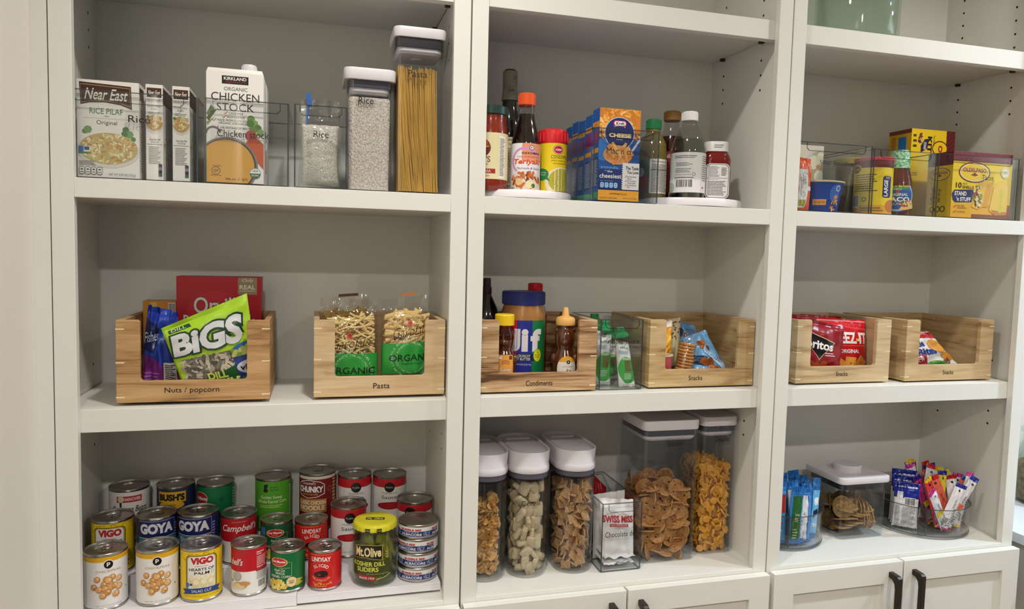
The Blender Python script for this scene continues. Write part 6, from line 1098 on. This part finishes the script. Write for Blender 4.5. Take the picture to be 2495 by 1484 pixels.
# ------------------------------------------------------------------ bottom shelf, right cabinet
def turntable(label, x, y, r, hw, walls):
    t = T('turntable', label, 'turntable', (x, y, Z0 + .0003)); k = .0022
    b = MB(); b.lathe([(r * .6, 0), (r * .6, .004), (.001, .004)], 40); b.build('foot', P('5a5c62', .4), t)
    b = MB(); b.lathe([(r - .006, .0042), (r - .002, .005), (r - .001, .009), (r, hw), (r - k, hw), (r - k - .001, .0095), (r - .007, .0075), (.001, .0075)], 72); b.build('tray', ACR, t)
    b = MB(); b.lathe([(r - .0004, hw - .0012), (r + .0006, hw - .0006), (r + .0006, hw + .0008), (r - k - .0006, hw + .0008), (r - k - .0006, hw - .0012)], 72, cap0=False, cap1=False); b.lathe([(r - .0065, .0038), (r - .0005, .0048), (r - .0005, .0078), (r - .0065, .0072)], 72, cap0=False, cap1=False); b.build('rim', ACRE, t)  # tray edges coloured dark in place of refraction
    for a in walls:
        b = MB(); M_ = Matrix.Rotation(a, 4, 'Z'); b.box(.004, -.0011, .0076, r - k - .001, .0011, hw - .002, 0, M_); b.build('divider', ACRE, t)
TB1, TB2 = (.7575, .150), (1.143, .141)
turntable('clear round turntable of blue snack bars, at the left of the lower right shelf', TB1[0], TB1[1], .098, .075, (-PI / 2 - .34, PI / 6))
turntable('clear divided turntable crowded with snack bars and packets, at the lower right', TB2[0], TB2[1], .106, .068, (-PI / 2 - .62, PI * .35, PI * .85))
def bar(label, x, y, zb, w, h, col, rot, group, seed, design=None, th=.0085, cat='snack bar', name='snack_bar', rough=.22):
    t = T(name, label, cat, (x, y, zb), rot, group); S = pillow(w, h, th, seed, .45, .25, .0009, 0, .10); bag(t, S, P(col, rough, coat=.4))
    if design: D = Dec(w, h, .25); design(D, random.Random(seed)); D.build('wrapper_print', onbag(S, w, h), t, du=w / 44, dv=h / 52, step=1e-4)
    return t
ZT1 = Z0 + .0085
def dblue(k):
    def f(D, rn):
        D.rect(0, .86, 1, 1, '2f7ac4'); D.rect(0, 0, 1, .06, '2f7ac4')
        if k == 0: D.rect(.15, .08, .85, .84, '2c6a34'); D.text('APPLE', .22, .42, .82, .50, 'd8e4b8', rot=PI / 2); D.lines(.3, .1, .7, .3, 4, 'b9d0a0', 2)
        if k == 1: D.rect(.05, .08, .55, .86, 'e2e4e8'); D.scat(.3, .3, .25, .25, 60, .08, .06, ['b9bcc4', '9a9ea8', 'f2f2f4'], 3, True); D.rect(.6, .08, .9, .86, '4a8ad0')
        if k == 2: D.rect(.08, .1, .92, .8, '6ab4e0'); D.ell(.5, .62, .3, 'e4ecf2'); D.poly([(.2, .35), (.8, .42), (.7, .5), (.3, .47)], '1c2a4a'); D.text('minis', .2, .2, .8, .28, 'f2f2f4', bold=.02)
        if k == 3: D.rect(.08, .5, .92, .8, 'b8302c'); D.rect(.08, .1, .92, .5, '3a9ad0'); D.ell(.4, .66, .2, '5a2a20'); D.scat(.5, .3, .3, .1, 6, .2, .1, ['b8302c', 'e8e4e0'], 3)
    return f
BL = ['3d92d2', '2f86cc', '4a9ad8', '2a6ab0', '3a8ad0']
k2 = [2, 3, 3, 0, 0, 1, 1, 0, 2, 1]
names1 = ['pale blue', 'red-marked blue', 'second red-marked blue', '', 'green-striped blue', 'clear-windowed blue', 'second clear-windowed blue', 'second green-striped blue', 'second pale blue', 'rightmost clear-windowed blue']
for i in range(10):
    x = .690 + .0146 * i; dx = x - TB1[0]; y = TB1[1] - math.sqrt(max(.0790 ** 2 - dx * dx, .0004)) + .005 + (.0125 if i % 2 else 0)
    if i == 3: continue
    bar(names1[i] + ' snack bar standing along the front of the left turntable', x, y, ZT1, .031, .118 + .008 * ((i * 7) % 3), BL[i % 5], (-.10 + .05 * ((i * 5) % 3), .06 * ((i * 3) % 5 - 2) + .05, .55 * dx / .08), 'blue snack bars on the left turntable', 100 + i, dblue(k2[i]))
for i in range(8):
    x = .692 + .018 * i; y = .128 + .016 * (i % 2) + .012
    bar('blue snack bar standing %s in the second row of the left turntable' % ('first second third fourth fifth sixth seventh eighth'.split()[i]), x, y, ZT1, .028, .128 + .006 * (i % 3), BL[(i + 2) % 5], (-.05, .10 * ((i * 3) % 5 - 2), .2 * (i % 3 - 1)), 'blue snack bars on the left turntable', 120 + i, dblue(i % 4))
popbox('square clear container of seeded crackers with a round white button on its lid', .9395, .1480, Z0, .1230, .120, .126, .0150, r=.014, gask=.014, lidw=.1320, plug=False, text='Snacks', tp=(.9260, 1.0010), tw=.030, knob=.031, gc=P('2c2e38', .4))
crk = P('c09a62', .6, h2='8f6c3c', scale=170, bump=.3, spec=.3)
km = [flat_shape([(s_ * .021 * math.cos(a) * (1 + .08 * math.sin(3 * a + q)), s_ * .021 * math.sin(a)) for a in [2 * PI * j / 10 for j in range(10)]], [], .0014, .0005, crk, 'seeded_cracker') for s_, q in ((1, 0), (.92, 2), (1.05, 4))]
rn = random.Random(8); kk = []
for i in range(13): kk.append(((-.042 + .0050 * i, -.040 + .004 * (i % 3) + .0016 * i, .064 + rn.uniform(-.004, .004)), (PI / 2 + rn.gauss(0, .15), rn.uniform(0, 3), -.5 + .1 * i)))
for i in range(12): kk.append(((.004 + .0040 * i, -.026 + .004 * (i % 2), .066 - .002 * i), (PI / 2 + rn.gauss(0, .1), rn.uniform(0, 3), 1.0 + .06 * i)))
for i in range(12): kk.append(((-.030 + .015 * (i % 5), -.032 + .003 * (i % 2), .012 + .0048 * i), (rn.gauss(0, .12), rn.gauss(0, .14), rn.uniform(0, 6))))
for i in range(6): kk.append(((.018 + .005 * i, -.035, .027), (PI / 2, .2 * i, 1.25 + .05 * i)))
for i in range(8): kk.append(((-.036 + .010 * i, .01 + .01 * (i % 3), .055 + .004 * (i % 4)), (rn.uniform(0, 3), rn.uniform(0, 3), rn.uniform(0, 3))))
for i, (p, e) in enumerate(kk):
    o = bpy.data.objects.new('seeded_cracker', km[i % 3]); COL.objects.link(o); o.location = (.9395 + max(-.036, min(.036, p[0])), .1480 + max(-.034, p[1]), Z0 + p[2] + (.008 if p[2] < .03 else 0)); o.rotation_euler = e; tag(o, 'tan seeded cracker in the square clear container', 'cracker', 'crackers in the square container')
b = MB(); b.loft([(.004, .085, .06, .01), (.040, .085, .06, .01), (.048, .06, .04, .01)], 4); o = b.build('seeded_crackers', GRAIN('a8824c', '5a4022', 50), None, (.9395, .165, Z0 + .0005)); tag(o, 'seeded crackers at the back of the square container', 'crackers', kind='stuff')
# right turntable
def dpack(D, rn): D.rect(0, 0, 1, 1, 'e6e4e4'); D.rect(0, .66, 1, 1, '1f2f9a'); D.lines(.55, .84, .8, .92, 2, '8a98d8', 3); D.rect(.12, .56, .35, .80, 'e9e7e6'); D.bars(.42, .50, .86, .68); D.lines(.35, .06, .9, .48, 16, '8a8886', 4); D.lines(.06, .06, .28, .5, 14, 'a8a6a4', 6)
for i, (x, y, a, lb) in enumerate(((1.074, .110, -.6, 'white and blue packet with a barcode at the left of the right turntable'), (1.0855, .1270, -.6, 'white and blue packet behind the barcode packet'), (1.0970, .1440, -.6, 'third white and blue packet in the left section of the right turntable'))):
    bar(lb, x, y, ZT1, .054, .104 + .010 * i, 'e6e4e4', (-.03, .02, a), 'blue topped packets on the right turntable', 140 + i, dpack, .011, 'packet', 'snack_packet')
def dbar(k):
    def f(D, rn):
        tip = ('1f2f9a', 'd0309a', '1f2f9a', 'c8242c', 'e8c81c')[k % 5]; D.rect(0, .92, 1, 1, tip); D.ell(.5, .86, .10, '17130f', n=10)
        D.text(('DARK CHOCOLATE', 'CARAMEL NUT', 'PEANUT BUTTER', 'SEA SALT')[k % 4], .18, .55, .92, .59, '1c1a1c', rot=-PI / 2); D.bars(.15, .10, .6, .26); D.lines(.65, .1, .92, .5, 9, '77747a', k + 1)
        if k % 2: D.rect(.05, .36, .95, .48, ('d0309a', 'e8c81c', 'e06a4a')[k % 3])
        D.rect(0, 0, 1, .04, ('d0309a', 'e8c81c', 'c8242c')[k % 3])
    return f
BC = ['e9e7ea', 'e4e2e6', 'e06a54', 'ecebee', 'd8303a', 'e8d02c', 'e6e4e8', 'c83a8a']
spots = [(1.152, .064, -.02, .38), (1.118, .068, .05, -.62), (1.184, .078, -.10, .55), (1.202, .092, -.15, -.10), (1.135, .088, -.10, -.30), (1.166, .096, -.12, .12), (1.218, .112, -.1, .15), (1.130, .106, -.15, -.35), (1.145, .118, -.15, .30), (1.182, .122, -.2, .10), (1.205, .134, -.2, -.2), (1.138, .134, -.1, -.25), (1.158, .146, -.1, .22), (1.192, .158, -.1, -.1), (1.134, .166, -.05, .1), (1.170, .178, -.05, -.18), (1.196, .070, .02, .30), (1.168, .064, .06, .52), (1.160, .078, -.05, -.42), (1.186, .108, -.12, .62)]
WHO = ['white bar with a pink band leaning right at the front', 'white bar lying slanted to the left at the front', 'white wrapped bar leaning right beside the front bar', 'silvery bar near the right rim', 'yellow-tipped bar just behind the front bars', 'pink-tipped bar in the middle of the heap', 'red and white bar at the right rim', 'red-edged bar beside the divider', 'blue-tipped bar behind the middle bar', 'white bar at the back right', 'coral bar at the right side', 'yellow bar behind the divider', 'blue-tipped bar at the back middle', 'blue-tipped bar at the back right', 'rearmost white bar near the packets', 'rearmost pink bar of the heap', 'short yellow bar low at the front right', 'white bar lying almost flat across the front', 'black-dotted bar leaning left near the middle', 'pink bar leaning far right']
for i, (x, y, lx, ry) in enumerate(spots):
    bar(WHO[i] + ' on the right turntable', x - .052 * math.sin(ry) * .9, y, ZT1 + .004 + .010 * abs(ry), .027, .112 + .006 * (i % 3) + (.012 if i > 7 else 0), BC[i % 8], (lx, ry, .25 * ((i * 5) % 3 - 1)), 'snack bars heaped on the right turntable', 160 + i, dbar(i))
